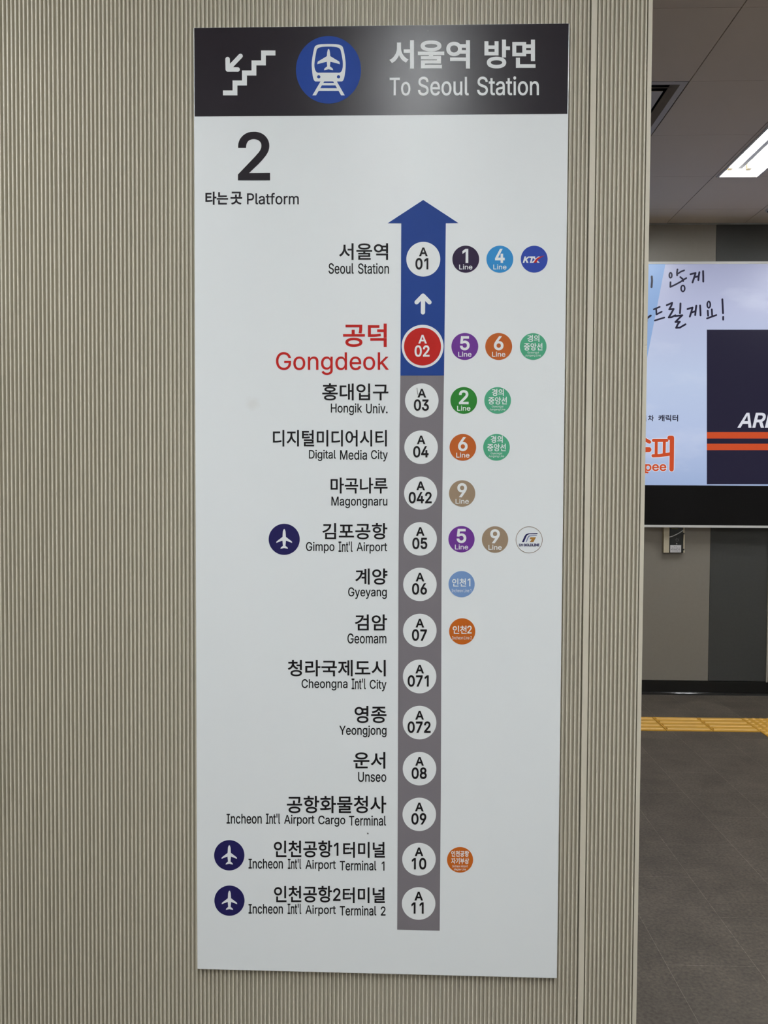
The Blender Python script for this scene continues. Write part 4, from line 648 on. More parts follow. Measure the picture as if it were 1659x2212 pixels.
put = upright(SIGN_Y)
corners = [put(*p) for p in ((426.2, 2094), (1203.2, 2114), (1230.6, 49.7), (418.0, 59.4))]
sign = thing('direction_sign', (-0.055, SIGN_Y, 0.43), 'tall white station direction sign with a charcoal header mounted on the ribbed wall', 'sign')
Shape().prism([(p.x, p.z) for p in corners], 'y', SIGN_Y, SIGN_Y + 0.0115).build('board', M_board, sign, bevel=0.0016)
L1, L2, L3 = 0.0004, 0.0007, 0.0010
header = plate('header_panel', [[[(420.6, 251.6), (1225.4, 245.8), (1228.6, 50.8), (419.4, 60.4)]]], SIGN_Y, L1, M_head, sign, 'charcoal band across the top of the sign')
Z = zoomed(400, 30, 0.2592)
stairs = Z([(315, 638), (395, 638), (395, 555), (474, 555), (474, 471), (553, 471), (553, 388), (633, 388), (633, 305), (752, 305), (752, 346), (672, 346), (672, 429), (593, 429), (593, 513), (514, 513), (514, 596), (435, 596), (435, 679), (315, 679)])
plate('stair_pictogram', [[stairs]], SIGN_Y, L2, M_white, header)
arrow = stroke([(519.5, 120.9), (492.2, 149.6)], 9.8) + stroke([(491.6, 127.6), (492.0, 149.9)], 9.6) + stroke([(492.0, 149.9), (513.4, 150.0)], 9.6)
plate('arrow_pictogram', arrow, SIGN_Y, L2, M_white, header)
plate('emblem_disc', [[disc(709.6, 150.8, 70.3, 73.0, 96)]], SIGN_Y, L2, M_emblem, header, 'blue disc behind the white train pictogram')
def soft(pts, n=3):
    """round a closed outline by corner cutting"""
    for _ in range(n):
        pts = [q for a, b in zip(pts, pts[1:] + pts[:1]) for q in ((a[0] * .75 + b[0] * .25, a[1] * .75 + b[1] * .25), (a[0] * .25 + b[0] * .75, a[1] * .25 + b[1] * .75))]
    return pts
body = soft([(1085, 256), (1195, 249), (1305, 256), (1322, 300), (1337, 390), (1338, 450), (1322, 562), (1285, 563), (1195, 562), (1107, 563), (1069, 562), (1054, 450), (1055, 390), (1071, 300)])
glass = soft([(1100, 278), (1195, 270), (1290, 278), (1302, 330), (1315, 400), (1314, 450), (1298, 491), (1260, 490), (1195, 490), (1130, 490), (1094, 491), (1076, 450), (1077, 400), (1090, 330)])
train = [[Z(body), Z(glass)[::-1], Z(disc(1113, 524, 14, 14, 24))[::-1], Z(disc(1278, 524, 14, 14, 24))[::-1]]]
for poly in ([(1130, 560), (1160, 560), (1090, 679), (1060, 679)], [(1232, 560), (1262, 560), (1330, 679), (1300, 679)],
             [(1150, 576), (1240, 576), (1252, 595), (1138, 595)], [(1122, 620), (1268, 620), (1280, 641), (1110, 641)]):
    train.append([Z(poly)])
half = [(1195, 291), (1202, 298), (1207, 325), (1209, 352), (1285, 398), (1290, 419), (1210, 398), (1206, 437), (1229, 454), (1233, 469), (1195, 461)]
plane = half + [(2390 - x, y) for x, y in reversed(half[1:-1])]
train.append([Z(plane)])
plate('train_pictogram', train, SIGN_Y, L3, M_white, header)
for t in (('서울역', 842.1, 1015.2, 86.8, 148.1), ('방면', 1046.5, 1156.9, 85.5, 147.6)):
    plate('header_title', text(*t, 1.6), SIGN_Y, L2, M_white, header)
for t in (('To', 841.6, 886.5, 167.6, 206.6), ('Seoul', 902.9, 1012.7, 165.6, 206.6), ('Station', 1030.7, 1164.1, 164.8, 206.2)):
    plate('header_title_english', text(*t, .5), SIGN_Y, L2, M_white, header)

plate('platform_number', text('2', 514, 583.4, 284.5, 389.6, 2.6), SIGN_Y, L1, M_head, sign)
plate('platform_caption', text('타는', 443.6, 492.6, 414.1, 442.3, .75) + text('곳', 497.8, 523.1, 414.1, 441.7, .75) + text('Platform', 533.5, 645.4, 416.6, 441.7, .35), SIGN_Y, L1, M_head, sign)
plate('route_arrow', [[[(914.2, 431.9), (837.2, 482.3), (866.8, 482.3), (866.0, 640), (864.9, 811.3), (959.2, 811.3), (961.2, 640), (963.1, 482.3), (990.4, 481.9)]]], SIGN_Y, L1, M_blue, sign, 'blue upper part of the route line ending in an arrowhead')
plate('route_bar', [[[(864.8, 811.5), (863.2, 920), (860.8, 1220), (859.3, 1700), (858.0, 2008.2), (949.8, 2010.4), (952.3, 1700), (953.9, 1220), (957.2, 920), (959.1, 811.5)]]], SIGN_Y, L1, M_grey, sign, 'grey lower part of the route line')
plate('travel_arrow', stroke([(913.6, 674.7), (913.9, 639.0)], 9.2) + stroke([(899.9, 652.9), (913.9, 638.6)], 9.2) + stroke([(927.7, 652.9), (913.9, 638.6)], 9.2), SIGN_Y, L2, M_white, sign)

MARKS = [('01', 914.4, 559.9, 36.7, 37.5), ('02', 912.7, 748.6, 40.0, 40.9), ('03', 911.1, 865.2, 36.2, 37.0), ('04', 909.6, 966.1, 36.2, 36.2),
         ('042', 908.6, 1065.2, 35.7, 35.9), ('05', 907.7, 1164.0, 36.0, 36.2), ('06', 907.1, 1262.4, 36.2, 36.1), ('07', 906.9, 1362.0, 36.2, 36.2),
         ('071', 906.5, 1461.3, 36.1, 36.5), ('072', 906.3, 1561.0, 36.3, 36.3), ('08', 906.2, 1660.5, 36.2, 36.1), ('09', 905.7, 1759.2, 36.2, 36.0),
         ('10', 905.0, 1856.1, 36.2, 35.3), ('11', 904.3, 1951.8, 36.2, 35.2)]
for code, cx, cy, rx, ry in MARKS:
    here = code == '02'
    if here:
        mk = plate('station_marker', [[disc(912.9, 748.1, 45.3, 46.5)]], SIGN_Y, L2, M_white, sign, 'white ring around the red marker A 02')
        plate('marker_disc', [[disc(cx, cy, rx, ry)]], SIGN_Y, L3, M_red, mk, 'red disc')
    else:
        mk = plate('station_marker', [[disc(cx, cy, rx, ry)]], SIGN_Y, L2, M_white, sign, 'round white marker reading A ' + code)
    a = text('A', cx - 8.7, cx + 9.0, cy - 25.2, cy - 6.6, .85)
    n = digits(code, cx - .6, cy - 2.7, cy + 22.2, 17.5, .85)
    plate('station_code', a + n, SIGN_Y, L3 + 0.0003, M_white if here else M_ink, mk)

NAMES = [
    ([('서울역', 732.5, 838.3, 525.4, 561.4)], [('Seoul', 709.7, 764, 568.4, 591.5), ('Station', 773.5, 840.1, 568.4, 591.5)]),
    ([('공덕', 741, 835.4, 699, 749.3)], [('Gongdeok', 596.2, 839.9, 760.5, 809.9)]),
    ([('홍대입구', 696, 839, 828, 864.9)], [('Hongik', 714.6, 782.1, 871.2, 896.7), ('Univ.', 790.9, 837.2, 871.6, 893.2)]),
    ([('디지털미디어시티', 589.5, 835.6, 928.7, 964.5)], [('Digital', 667.4, 725.5, 971.5, 996), ('Media', 734.5, 792.7, 971.9, 993.2), ('City', 801.4, 837.6, 971.9, 996.9)]),
    ([('마곡나루', 714.1, 837.2, 1031.6, 1066.1)], [('Magongnaru', 715.9, 836.7, 1072.8, 1097.8)]),
    ([('김포공항', 696.5, 836.7, 1129.8, 1165)], [('Gimpo', 660.9, 722.4, 1170.5, 1195.4), ("Int'l", 731.2, 761.6, 1169.8, 1192.2), ('Airport', 770.3, 836.3, 1171.2, 1195.8)]),
    ([('계양', 767.5, 836.9, 1228, 1262.9)], [('Gyeyang', 752, 835.5, 1268.8, 1293.9)]),
    ([('검암', 766.8, 836.1, 1327.3, 1361.8)], [('Geomam', 750.5, 834.7, 1368.3, 1390.2)]),
    ([('청라국제도시', 621.8, 833.2, 1425.6, 1461)], [('Cheongna', 651.4, 750.6, 1467.1, 1491.6), ("Int'l", 759.5, 790.1, 1465.8, 1488.9), ('City', 798.7, 834.9, 1468.1, 1493.4)]),
    ([('영종', 765.8, 834.9, 1525, 1561.8)], [('Yeongjong', 733.2, 834.9, 1567.3, 1592.7)]),
    ([('운서', 763.5, 832.4, 1624.6, 1660.5)], [('Unseo', 773.7, 834.4, 1667.6, 1689.1)]),
    ([('공항화물청사', 619.7, 834.4, 1719.2, 1756.7)], [('Incheon', 489.4, 565.3, 1758, 1779.5), ("Int'l", 574.2, 605.1, 1757.6, 1780), ('Airport', 613.7, 679.2, 1760.2, 1784.6), ('Cargo', 687.6, 745.8, 1761.8, 1785.8), ('Terminal', 753.9, 833.9, 1761.8, 1783.8)]),
    ([('인천공항', 591.5, 717.6, 1815.9, 1852), ('1', 721.2, 731.1, 1820.7, 1848.9), ('터미널', 741.2, 831.4, 1818.7, 1853.2)], [('Incheon', 536.8, 611, 1855.1, 1876.6), ("Int'l", 621.7, 650.6, 1855.2, 1877.3), ('Airport', 659.8, 725.3, 1857.6, 1882.2), ('Terminal', 734, 812.9, 1859.2, 1880.5), ('1', 824.4, 830.5, 1861.2, 1880.9)]),
    ([('인천공항', 591.8, 717.1, 1913.7, 1949.4), ('2', 719.5, 735.7, 1918.8, 1946.3), ('터미널', 740.5, 831.4, 1916.9, 1951.1)], [('Incheon', 536.8, 611, 1953, 1974), ("Int'l", 621.2, 650.8, 1952.2, 1974.7), ('Airport', 659.8, 725.3, 1955.5, 1979.1), ('Terminal', 734, 812.9, 1956.7, 1977.9), ('2', 822.5, 832.9, 1958.3, 1977.9)]),
]
for i, (kor, eng) in enumerate(NAMES):
    ink = M_red if i == 1 else M_ink
    g = [p for t in kor for p in text(*t, 1.0 if i == 1 else .55)]
    plate('station_name', g, SIGN_Y, L1, ink, sign, 'red station name' if i == 1 else None)
    plate('station_name_english', [p for t in eng for p in text(*t, .35 if i == 1 else .28)], SIGN_Y, L1, ink, sign, 'red English station name' if i == 1 else None)

# round badges of the connecting lines
def number_badge(n, cx, cy, r, m, label):
    b = plate('line_badge', [[disc(cx, cy, r, r * 1.006)]], SIGN_Y, L1, m, sign, label)
    w = 6.4 if n == '1' else 10.4
    plate('badge_lettering', text(n, cx - w - (1 if n == '1' else 0), cx + w - 1 + (1 if n != '1' else 0), cy - 22.4, cy + 8.3, 1.15) + text('Line', cx - 14.2, cx + 14.3, cy + 11.4, cy + 22.2, .2), SIGN_Y, L2, M_white, b)
V1, V4, V5, V6 = vinyl('line one navy', 40, 27, 56), vinyl('line four blue', 52, 138, 200), vinyl('line five purple', 105, 52, 140), vinyl('line six brown orange', 182, 92, 38)
V2, V9, VG = vinyl('line two green', 38, 118, 42), vinyl('line nine tan', 150, 130, 108), vinyl('jungang green', 76, 162, 125)
VI1, VI2, VK = vinyl('incheon pale blue', 116, 148, 196), vinyl('incheon orange', 186, 95, 28), vinyl('express blue', 44, 68, 158)
number_badge('1', 1006.1, 559.8, 29, V1, 'dark navy badge reading 1 Line')
number_badge('4', 1079.8, 559.8, 29, V4, 'sky blue badge reading 4 Line')
number_badge('5', 1004.1, 748.4, 29, V5, 'purple badge reading 5 Line, upper of the two')
number_badge('6', 1077.3, 748.4, 29, V6, 'brown orange badge reading 6 Line, upper of the two')
number_badge('2', 1001.8, 865.0, 28.8, V2, 'green badge reading 2 Line')
number_badge('6', 999.8, 966.3, 28.7, V6, 'brown orange badge reading 6 Line, lower of the two')
number_badge('9', 998.3, 1066.0, 28.4, V9, 'tan badge reading 9 Line, upper of the two')
number_badge('5', 996.9, 1164.8, 28.3, V5, 'purple badge reading 5 Line, lower of the two')
number_badge('9', 1069.4, 1165.5, 28.4, V9, 'tan badge reading 9 Line, lower of the two')
for cx, cy, w in ((1151.8, 748.4, 'beside the red station'), (1075.0, 865.0, 'beside the green 2 Line badge'), (1072.6, 966.2, 'beside the lower 6 Line badge')):
    b = plate('line_badge', [[disc(cx, cy, 28.8)]], SIGN_Y, L1, VG, sign, 'mint green badge with Korean lettering ' + w)
    plate('badge_lettering', text('경의', cx - 12.6, cx + 13.3, cy - 25.0, cy - 9.8, .3) + text('중앙선', cx - 20, cx + 20, cy - 7.7, cy + 8.7, .3)
          + text('Gyeongui', cx - 12.4, cx + 12.2, cy + 10.8, cy + 16.2) + text('Jungang Line', cx - 17.4, cx + 16.6, cy + 16.9, cy + 22.6), SIGN_Y, L2, M_white, b)
for n, cx, cy, m, lab in (('1', 997.1, 1261.9, VI1, 'pale blue badge'), ('2', 998.4, 1363.9, VI2, 'orange badge reading Incheon Line 2')):
    b = plate('line_badge', [[disc(cx, cy, 28.3)]], SIGN_Y, L1, m, sign, lab)
    plate('badge_lettering', text('인천', cx - 20.4, cx + 9.6, cy - 12.3, cy + 5.2, .35) + text(n, cx + (13.0 if n == '1' else 11.0), cx + (19.0 if n == '1' else 20.6), cy - 12.3, cy + 4.6, .35)
          + text('Incheon Line ' + n, cx - 21.4, cx + 20.6, cy + 10.3, cy + 17.4), SIGN_Y, L2, M_white, b)
cx, cy = 993.8, 1857.4
b = plate('line_badge', [[disc(cx, cy, 28.2, 27.6)]], SIGN_Y, L1, VI2, sign, 'orange badge with two rows of Korean lettering')
plate('badge_lettering', text('인천공항', cx - 19, cx + 19.2, cy - 19.6, cy - 6.9, .25) + text('자기부상', cx - 19, cx + 19.3, cy - 4, cy + 9, .25)
      + text('Incheon Airport', cx - 16.7, cx + 16.6, cy + 11.4, cy + 17.4) + text('Maglev Line', cx - 12.8, cx + 12.6, cy + 18.4, cy + 23.8), SIGN_Y, L2, M_white, b)
b = plate('line_badge', [[disc(1154.0, 559.8, 29)]], SIGN_Y, L1, VK, sign, 'blue badge with slanted white letters and a red swoosh')
plate('badge_lettering', text('KT', 1129.2, 1152.0, 553.9, 568.0, .9, shear=.28) + text('X', 1147.5, 1165.5, 553.9, 568.0, .8, shear=.1), SIGN_Y, L2, M_white, b)
Z = zoomed(820, 420, 0.2532)
plate('badge_swoosh', [[Z([(1313, 585), (1336, 583), (1352, 556), (1374, 540), (1408, 521), (1376, 529), (1348, 540), (1330, 556)])]], SIGN_Y, L3, M_red, b, 'red swoosh')
Z = zoomed(820, 920, 0.2532)
b = plate('line_badge', [[disc(1143.1, 1166.1, 28.9), disc(1143.1, 1166.1, 27.9)[::-1]]], SIGN_Y, L1, mat('bronze vinyl', srgb(120, 98, 74), 0.4), sign, 'white badge with a thin bronze ring')
plate('badge_lettering', text('김포', 1120.6, 1129.8, 1174.3, 1180.0, .2) + text('GOLDLINE', 1131.3, 1165.2, 1174.3, 1180.0, .35), SIGN_Y, L1, M_navy, b)
plate('badge_swoosh', [[Z([(1214, 992), (1236, 942), (1248, 925), (1268, 917), (1350, 915), (1344, 924), (1275, 925), (1260, 932), (1252, 945), (1232, 992)])]], SIGN_Y, L1, M_navy, b, 'navy curve')
plate('badge_swoosh', [[Z([(1246, 992), (1262, 950), (1274, 935), (1344, 932), (1340, 938), (1280, 942), (1270, 955), (1254, 992)])]], SIGN_Y, L1, mat('steel blue vinyl', srgb(120, 128, 165), 0.4), b, 'grey blue inner curve')
plate('badge_swoosh', [[Z([(1287, 950), (1334, 950), (1312, 991), (1281, 991), (1299, 966), (1281, 966)])]], SIGN_Y, L1, mat('gold vinyl', srgb(158, 112, 40), 0.4), b, 'gold hook')

Z = zoomed(560, 920, 0.18083)
half = [(298, 1231), (306, 1238), (314, 1262), (318, 1326), (389, 1380), (393, 1398), (319, 1370), (313, 1432), (338, 1453), (343, 1468), (298, 1459)]
sil = Z(half + [(596 - x, y) for x, y in reversed(half[1:-1])])
for cx, cy, r, where in ((613.9, 1165.0, 33.6, 'upper'), (495.2, 1847.6, 32.7, 'middle'), (495.6, 1945.6, 32.6, 'lower')):
    b = plate('airplane_badge', [[disc(cx, cy, r, None, 72)]], SIGN_Y, L1, M_navy, sign, 'navy disc with a white airplane, %s of the three' % where)
    k = r / 33.6
    plate('airplane_symbol', [[[(cx + (x - 613.9) * k, cy + (y - 1165) * k) for x, y in sil]]], SIGN_Y, L2, M_white, b)

for pts, w, lift in (([(924.3, 66.4), (924.6, 66.8)], 2.2, L2), ([(794.2, 1800.2), (794.8, 1800.8)], 3.0, L1), ([(901.5, 812), (899.8, 824)], .9, L2), ([(900.4, 838), (902.8, 852)], .9, L3 + .0004)):
    plate('scuff_mark', stroke(pts, w), SIGN_Y, lift, mat('dull scuff', (0.13, 0.12, 0.12), 0.7), sign, 'tiny dark scuff')

# ================================================================== LIT POSTER ON THE FAR WALL
POST_Y = BACK_Y - 0.085
put = upright(POST_Y)
tl, br_ = put(1399, 565.6), put(1389.5, 1138.6)
PX0, PX1, PZ0, PZ1 = 1.30, 3.62, br_.z, tl.z
poster = thing('advertising_lightbox', ((PX0 + PX1) / 2, BACK_Y, PZ0), 'large lit advertising poster with handwriting on a pale sky, on the far wall', 'poster')
M_frame = mat('pale aluminium frame', (0.80, 0.79, 0.76), 0.4)
F = 0.017
fr = Shape()
fr.box(PX0, PX1, POST_Y - 0.006, BACK_Y, PZ1 - F, PZ1).box(PX0, PX1, POST_Y - 0.006, BACK_Y, PZ0, PZ0 + F)
fr.box(PX0, PX0 + F, POST_Y - 0.006, BACK_Y, PZ0 + F, PZ1 - F).box(PX1 - F, PX1, POST_Y - 0.006, BACK_Y, PZ0 + F, PZ1 - F)
fr.build('frame', M_frame, poster)
def sky_print():
    m = bpy.data.materials.new('printed pale sky')
    m.use_nodes = True
    nt = m.node_tree; N, L = nt.nodes, nt.links
    b = N['Principled BSDF']
    tc = N.new('ShaderNodeTexCoord'); sp = N.new('ShaderNodeSeparateXYZ')
    L.new(tc.outputs['Object'], sp.inputs[0])
    mr = N.new('ShaderNodeMapRange'); mr.inputs[1].default_value = PZ1 - PZ0; mr.inputs[2].default_value = 0.30
    L.new(sp.outputs['Z'], mr.inputs[0])
    cr = N.new('ShaderNodeValToRGB')
    stops = ((0, (150, 154, 184)), (0.2, (172, 178, 208)), (0.5, (180, 194, 222)), (0.8, (172, 187, 220)), (1, (150, 170, 207)))
    el = cr.color_ramp.elements
    while len(el) < len(stops):
        el.new(0.5)
    for e, (p, c) in zip(el, stops):
        e.position = p; e.color = (*srgb(*c), 1)
    L.new(mr.outputs[0], cr.inputs[0])
    nz = N.new('ShaderNodeTexNoise'); nz.inputs['Scale'].default_value = 1.9; nz.inputs['Detail'].default_value = 5
    mp = N.new('ShaderNodeMapping'); mp.inputs['Rotation'].default_value = (0, 0.6, 0); mp.inputs['Scale'].default_value = (0.8, 1, 2.2)
    L.new(tc.outputs['Object'], mp.inputs[0]); L.new(mp.outputs[0], nz.inputs['Vector'])
    m2 = N.new('ShaderNodeMapRange'); m2.inputs[1].default_value = 0.52; m2.inputs[2].default_value = 0.75; m2.inputs[3].default_value = 0.0; m2.inputs[4].default_value = 0.55
    L.new(nz.outputs[0], m2.inputs[0])
    mx = N.new('ShaderNodeMix'); mx.data_type = 'RGBA'; mx.inputs[7].default_value = (*srgb(206, 212, 230), 1)
    L.new(m2.outputs[0], mx.inputs[0]); L.new(cr.outputs[0], mx.inputs[6])
    b.inputs['Base Color'].default_value = (0.02, 0.02, 0.02, 1)
    b.inputs['Roughness'].default_value = 0.3
    L.new(mx.outputs[2], b.inputs['Emission Color'])
    b.inputs['Emission Strength'].default_value = SCREEN_POWER
    return m
ZB = put(1392, 1048).z
Shape().box(PX0 + F, PX1 - F, POST_Y, BACK_Y - 0.005, ZB, PZ1 - F).build('poster_print', sky_print(), poster)
Shape().box(PX0 + F, PX1 - F, POST_Y, BACK_Y - 0.005, PZ0 + F, ZB).build('lower_band', mat('black acrylic', (0.005, 0.0045, 0.0045), 0.35, spec=0.15), poster, 0.0)['label'] = 'black band along the bottom of the poster'
def printed(name, c):
    return glow(name, srgb(*c), SCREEN_POWER)
G_blue, G_navy, G_org, G_wht = printed('printed sky blue', (138, 168, 212)), printed('printed navy', (31, 28, 50)), printed('printed orange', (196, 74, 36)), printed('printed white', (214, 216, 226))
plate('sky_streak', [[[(1256, 569.5), (1437.5, 569.5), (1394, 793), (1346, 1044), (1256, 1044)]]], POST_Y, 0.0006, G_blue, poster, 'deeper blue wedge of sky')
Z = zoomed(1360, 440, 0.18088)
hand = []
def written():
    plate('handwriting', list(hand), POST_Y, 0.0012, G_navy, poster)
    hand.clear()
def pen(*lines, w=20):
    for ln in lines:
        hand.extend(stroke(Z(ln), w * 0.18088))
def loop(cx, cy, rx, ry, w=19):
    hand.extend(ring(1360 + cx * .18088, 440 + cy * .18088, rx * .18088, ry * .18088, w * .18088))
pen([(265, 870), (268, 920), (262, 996)], w=24)
written()
loop(490, 855, 15, 30)
pen([(572, 785), (566, 820), (568, 856)], [(578, 835), (612, 812), (652, 796)], [(489, 938), (487, 994), (540, 970), (600, 938), (678, 888)], [(606, 876), (640, 905), (640, 925)])
loop(637, 1012, 22, 36)
written()
pen([(728, 842), (788, 828), (772, 880), (752, 940)], [(775, 878), (822, 866)], [(834, 818), (826, 866), (822, 912)], [(878, 806), (880, 870), (880, 930)], w=22)
written()
pen([(203, 1300), (205, 1405)], [(212, 1366), (252, 1336)], w=24)
written()
pen([(290, 1262), (360, 1232)], [(318, 1262), (322, 1322), (384, 1290)], [(302, 1396), (350, 1380), (414, 1360)])
pen([(444, 1212), (508, 1184), (500, 1215), (474, 1262), (526, 1258), (500, 1305), (468, 1358), (500, 1356), (548, 1332)], [(608, 1192), (606, 1250), (602, 1308)], [(544, 1342), (630, 1332), (590, 1370), (548, 1412), (600, 1410), (575, 1440), (556, 1482), (600, 1480), (668, 1440)], w=22)
written()
pen([(692, 1258), (752, 1240), (738, 1292), (720, 1348)], [(738, 1300), (784, 1284)], [(797, 1218), (790, 1270), (784, 1330)], [(842, 1216), (846, 1276), (848, 1334)], w=22)
written()
loop(946, 1206, 18, 38)
pen([(934, 1278), (938, 1338)], [(982, 1262), (986, 1330)], [(926, 1370), (980, 1350), (1036, 1330)], w=21)
written()
pen([(1108, 1142), (1112, 1220), (1116, 1308)], [(1118, 1352), (1118, 1384)], w=22)
written()
plate('caption', text('열', 1385.0, 1396.4, 896.6, 910.2, .35) + text('차', 1399.9, 1412.2, 896.8, 910.1, .35), POST_Y, 0.0012, G_navy, poster)
plate('caption', text('캐릭터', 1422.3, 1464.8, 896.2, 910.5, .35), POST_Y, 0.0012, G_navy, poster)
Z = zoomed(1360, 800, 0.18984)
logo, edge = [], []
def brush(pts, w):
    logo.extend(stroke(Z(pts), w * .18984)); edge.extend(stroke(Z(pts), (w + 14) * .18984))
for pts, w in (([(272, 797), (424, 797)], 36), ([(304, 800), (302, 960)], 34), ([(396, 800), (393, 950)], 34), ([(268, 972), (340, 970), (440, 955), (470, 950)], 38), ([(455, 768), (482, 768), (480, 1000), (478, 1126)], 50),
               ([(140, 755), (180, 790), (226, 815)], 40), ([(120, 902), (220, 902)], 58)):
    brush(pts, w)
pee = text('pee', 1392.6, 1439.4, 1002.6, 1022.3, .7)
edge += text('pee', 1391.4, 1440.6, 1001.4, 1023.5, 1.9)
serif = stroke([(1393.5, 1004.5), (1397, 1004.5)], 3.6) + stroke([(1394, 1020.5), (1399, 1020.5)], 3.6)
plate('logo_outline', edge, POST_Y, 0.0012, G_wht, poster, 'pale outline around the orange lettering')
plate('logo_lettering', logo + pee + serif, POST_Y, 0.0016, G_org, poster, 'orange rounded lettering')
block = [(1527, 712), (1900, 712), (1900, 1046), (1527, 1046)]
blk = plate('colour_block', [[block]], POST_Y, 0.0006, G_navy, poster, 'plain navy block with two orange bands and white letters')
plate('colour_band', [[[(1527, 933.3), (1900, 933.3), (1900, 947.2), (1527, 947.2)]]], POST_Y, 0.0012, G_org, blk, 'orange band')
plate('colour_band', [[[(1527, 958.5), (1900, 958.5), (1900, 972.4), (1527, 972.4)]]], POST_Y, 0.0012, G_org, blk, 'orange band')
plate('block_lettering', text('AREX', 1593.5, 1704, 891.6, 923.8, 1.2, shear=.24), POST_Y, 0.0012, G_wht, blk, 'white slanted letters')

# ================================================================== CONTROL BOX UNDER THE POSTER
BOX_Y = BACK_Y - 0.032
put = upright(BOX_Y)
Z = zoomed(1400, 1120, 0.060277)
def P(x, y):
    return put(*Z([(x, y)])[0])
bl, tr = P(545, 1228), P(1312, 300)
bz1 = PZ0 - 0.002
box = thing('wall_control_box', ((bl.x + tr.x) / 2, BACK_Y, bl.z), 'small cream and black control box with a white note under the lit poster', 'control box')
M_cream = mat('cream plastic', (0.62, 0.55, 0.40), 0.45)
M_blackp = mat('black panel', (0.020, 0.022, 0.020), 0.25)
Shape().box(bl.x + 0.020, tr.x - 0.002, BOX_Y + 0.006, BACK_Y, bl.z, bz1).build('housing', mat('black plastic', (0.015, 0.015, 0.015), 0.5), box)
def chip(name, x0, x1, y0, y1, lift, m, label=None, top=None, deep=0.006):
    a, c = P(x0, y1), P(x1, y0)
    o = Shape().box(a.x, c.x, BOX_Y - lift, BOX_Y + deep, a.z, top or c.z).build(name, m, box, bevel=0.0008)
    if label:
        o['label'] = label
    return o
lp = chip('side_panel', 548, 764, 320, 1226, 0.004, M_cream, 'wide cream strip', bz1 - 0.001, 0.0315)
o = Shape().rod(P(638, 763) + Vector((0, -0.0045, 0)), P(638, 763) + Vector((0, -0.0015, 0)), 0.0017, 12).build('screw', M_void, lp)
chip('face_plate', 772, 1240, 320, 1222, 0.0, M_blackp, 'black face', bz1 - 0.001)
for y0, y1 in ((320, 515), (572, 1085), (1142, 1226)):
    chip('edge_strip', 1252, 1310, y0, y1, 0.004, M_cream, None, bz1 - 0.001 if y0 == 320 else None)
chip('display', 842, 1074, 345, 382, 0.001, mat('olive display', (0.16, 0.15, 0.05), 0.4), 'small olive display')
note = chip('note', 788, 1184, 958, 1218, 0.0012, mat('white paper', (0.75, 0.73, 0.74), 0.7), 'white paper note')
BZ = BOX_Y
lines = []
random.seed(3)
for y, x0, x1 in ((1005, 930, 1030), (1062, 852, 1135), (1114, 820, 1158), (1166, 858, 1130)):
    x = x0
    while x < x1:
        w = random.choice((26, 34, 48, 60))
        lines.append([Z([(x, y - 9), (min(x + w, x1), y - 9), (min(x + w, x1), y + 9), (x, y + 9)])])
        x += w + random.choice((8, 10, 26))
plate('note_printing', lines, BOX_Y, 0.0016, mat('grey ink', (0.25, 0.24, 0.26), 0.7), note)
plate('cable', stroke(Z([(766, 668), (900, 628), (1040, 562), (1150, 498), (1258, 424)]), 1.6), BOX_Y, 0.004, mat('white cable', (0.6, 0.6, 0.58), 0.5), box, 'thin white curved cable')
plate('face_symbol', ring(1400 + 1040 * .060277, 1120 + 775 * .060277, 2.6, 3.2, .8) + stroke(Z([(965, 742), (1075, 735)]), .7) + stroke(Z([(1015, 690), (1020, 735)]), .7) + stroke(Z([(1100, 720), (1105, 800)]), .7), BOX_Y, 0.0008, mat('dim grey print', (0.10, 0.10, 0.10), 0.5), box)
plate('indicator', [[disc(1400 + 1026 * .060277, 1120 + 905 * .060277, 1.3, 1.3, 16)]], BOX_Y, 0.001, mat('grey lens', (0.5, 0.5, 0.46), 0.4), box)

# ================================================================== TACTILE PAVING
M_yellow = mat('yellow tactile paving', (0.80, 0.425, 0.05), 0.45, noise=0.10, scale=30)
M_relief = mat('yellow tactile relief', (0.86, 0.50, 0.11), 0.45, noise=0.06, scale=30)  # raised bars and domes are a paler yellow than the tile base
TX = [1.130, 1.433, 1.737, 2.041, 2.346, 2.650]
TY0, TY1 = 5.030, 5.325
def tactile(x0, x1, y0, y1, dots, label, group=None):
    t = thing('tactile_paving_tile', ((x0 + x1) / 2, (y0 + y1) / 2, 0), label, 'tactile tile', group)
    g = 0.0018
    Shape().box(x0 + g, x1 - g, y0 + g, y1 - g, 0, 0.006).build('base', M_yellow, t, bevel=0.001)
    if not dots:
        n = 4
        for k in range(n):
            yc = y0 + (k + 0.5) * (y1 - y0) / n
            s = Shape()
            s.prism([(yc - 0.018, 0.006), (yc - 0.011, 0.011), (yc + 0.011, 0.011), (yc + 0.018, 0.006)][::-1], 'x', x0 + 0.014, x1 - 0.014)
            s.build('raised_bar', M_relief, t)
    else:
        n = 6
        for a in range(n):
            for c in range(n):
                cx_, cy_ = x0 + (a + 0.5) * (x1 - x0) / n, y0 + (c + 0.5) * (y1 - y0) / n
                s = Shape()
                m = 14
                lo = [(cx_ + 0.0165 * math.cos(2 * math.pi * i / m), cy_ + 0.0165 * math.sin(2 * math.pi * i / m), 0.006) for i in range(m)]
                hi = [(cx_ + 0.011 * math.cos(2 * math.pi * i / m), cy_ + 0.011 * math.sin(2 * math.pi * i / m), 0.0115) for i in range(m)]
                for i in range(m):
                    s.face([lo[i], lo[(i + 1) % m], hi[(i + 1) % m], hi[i]])
                s.face(hi)
                s.build('raised_dome', M_relief, t, fix=False)
    return t
BARS = 'ribbed yellow guide tiles'
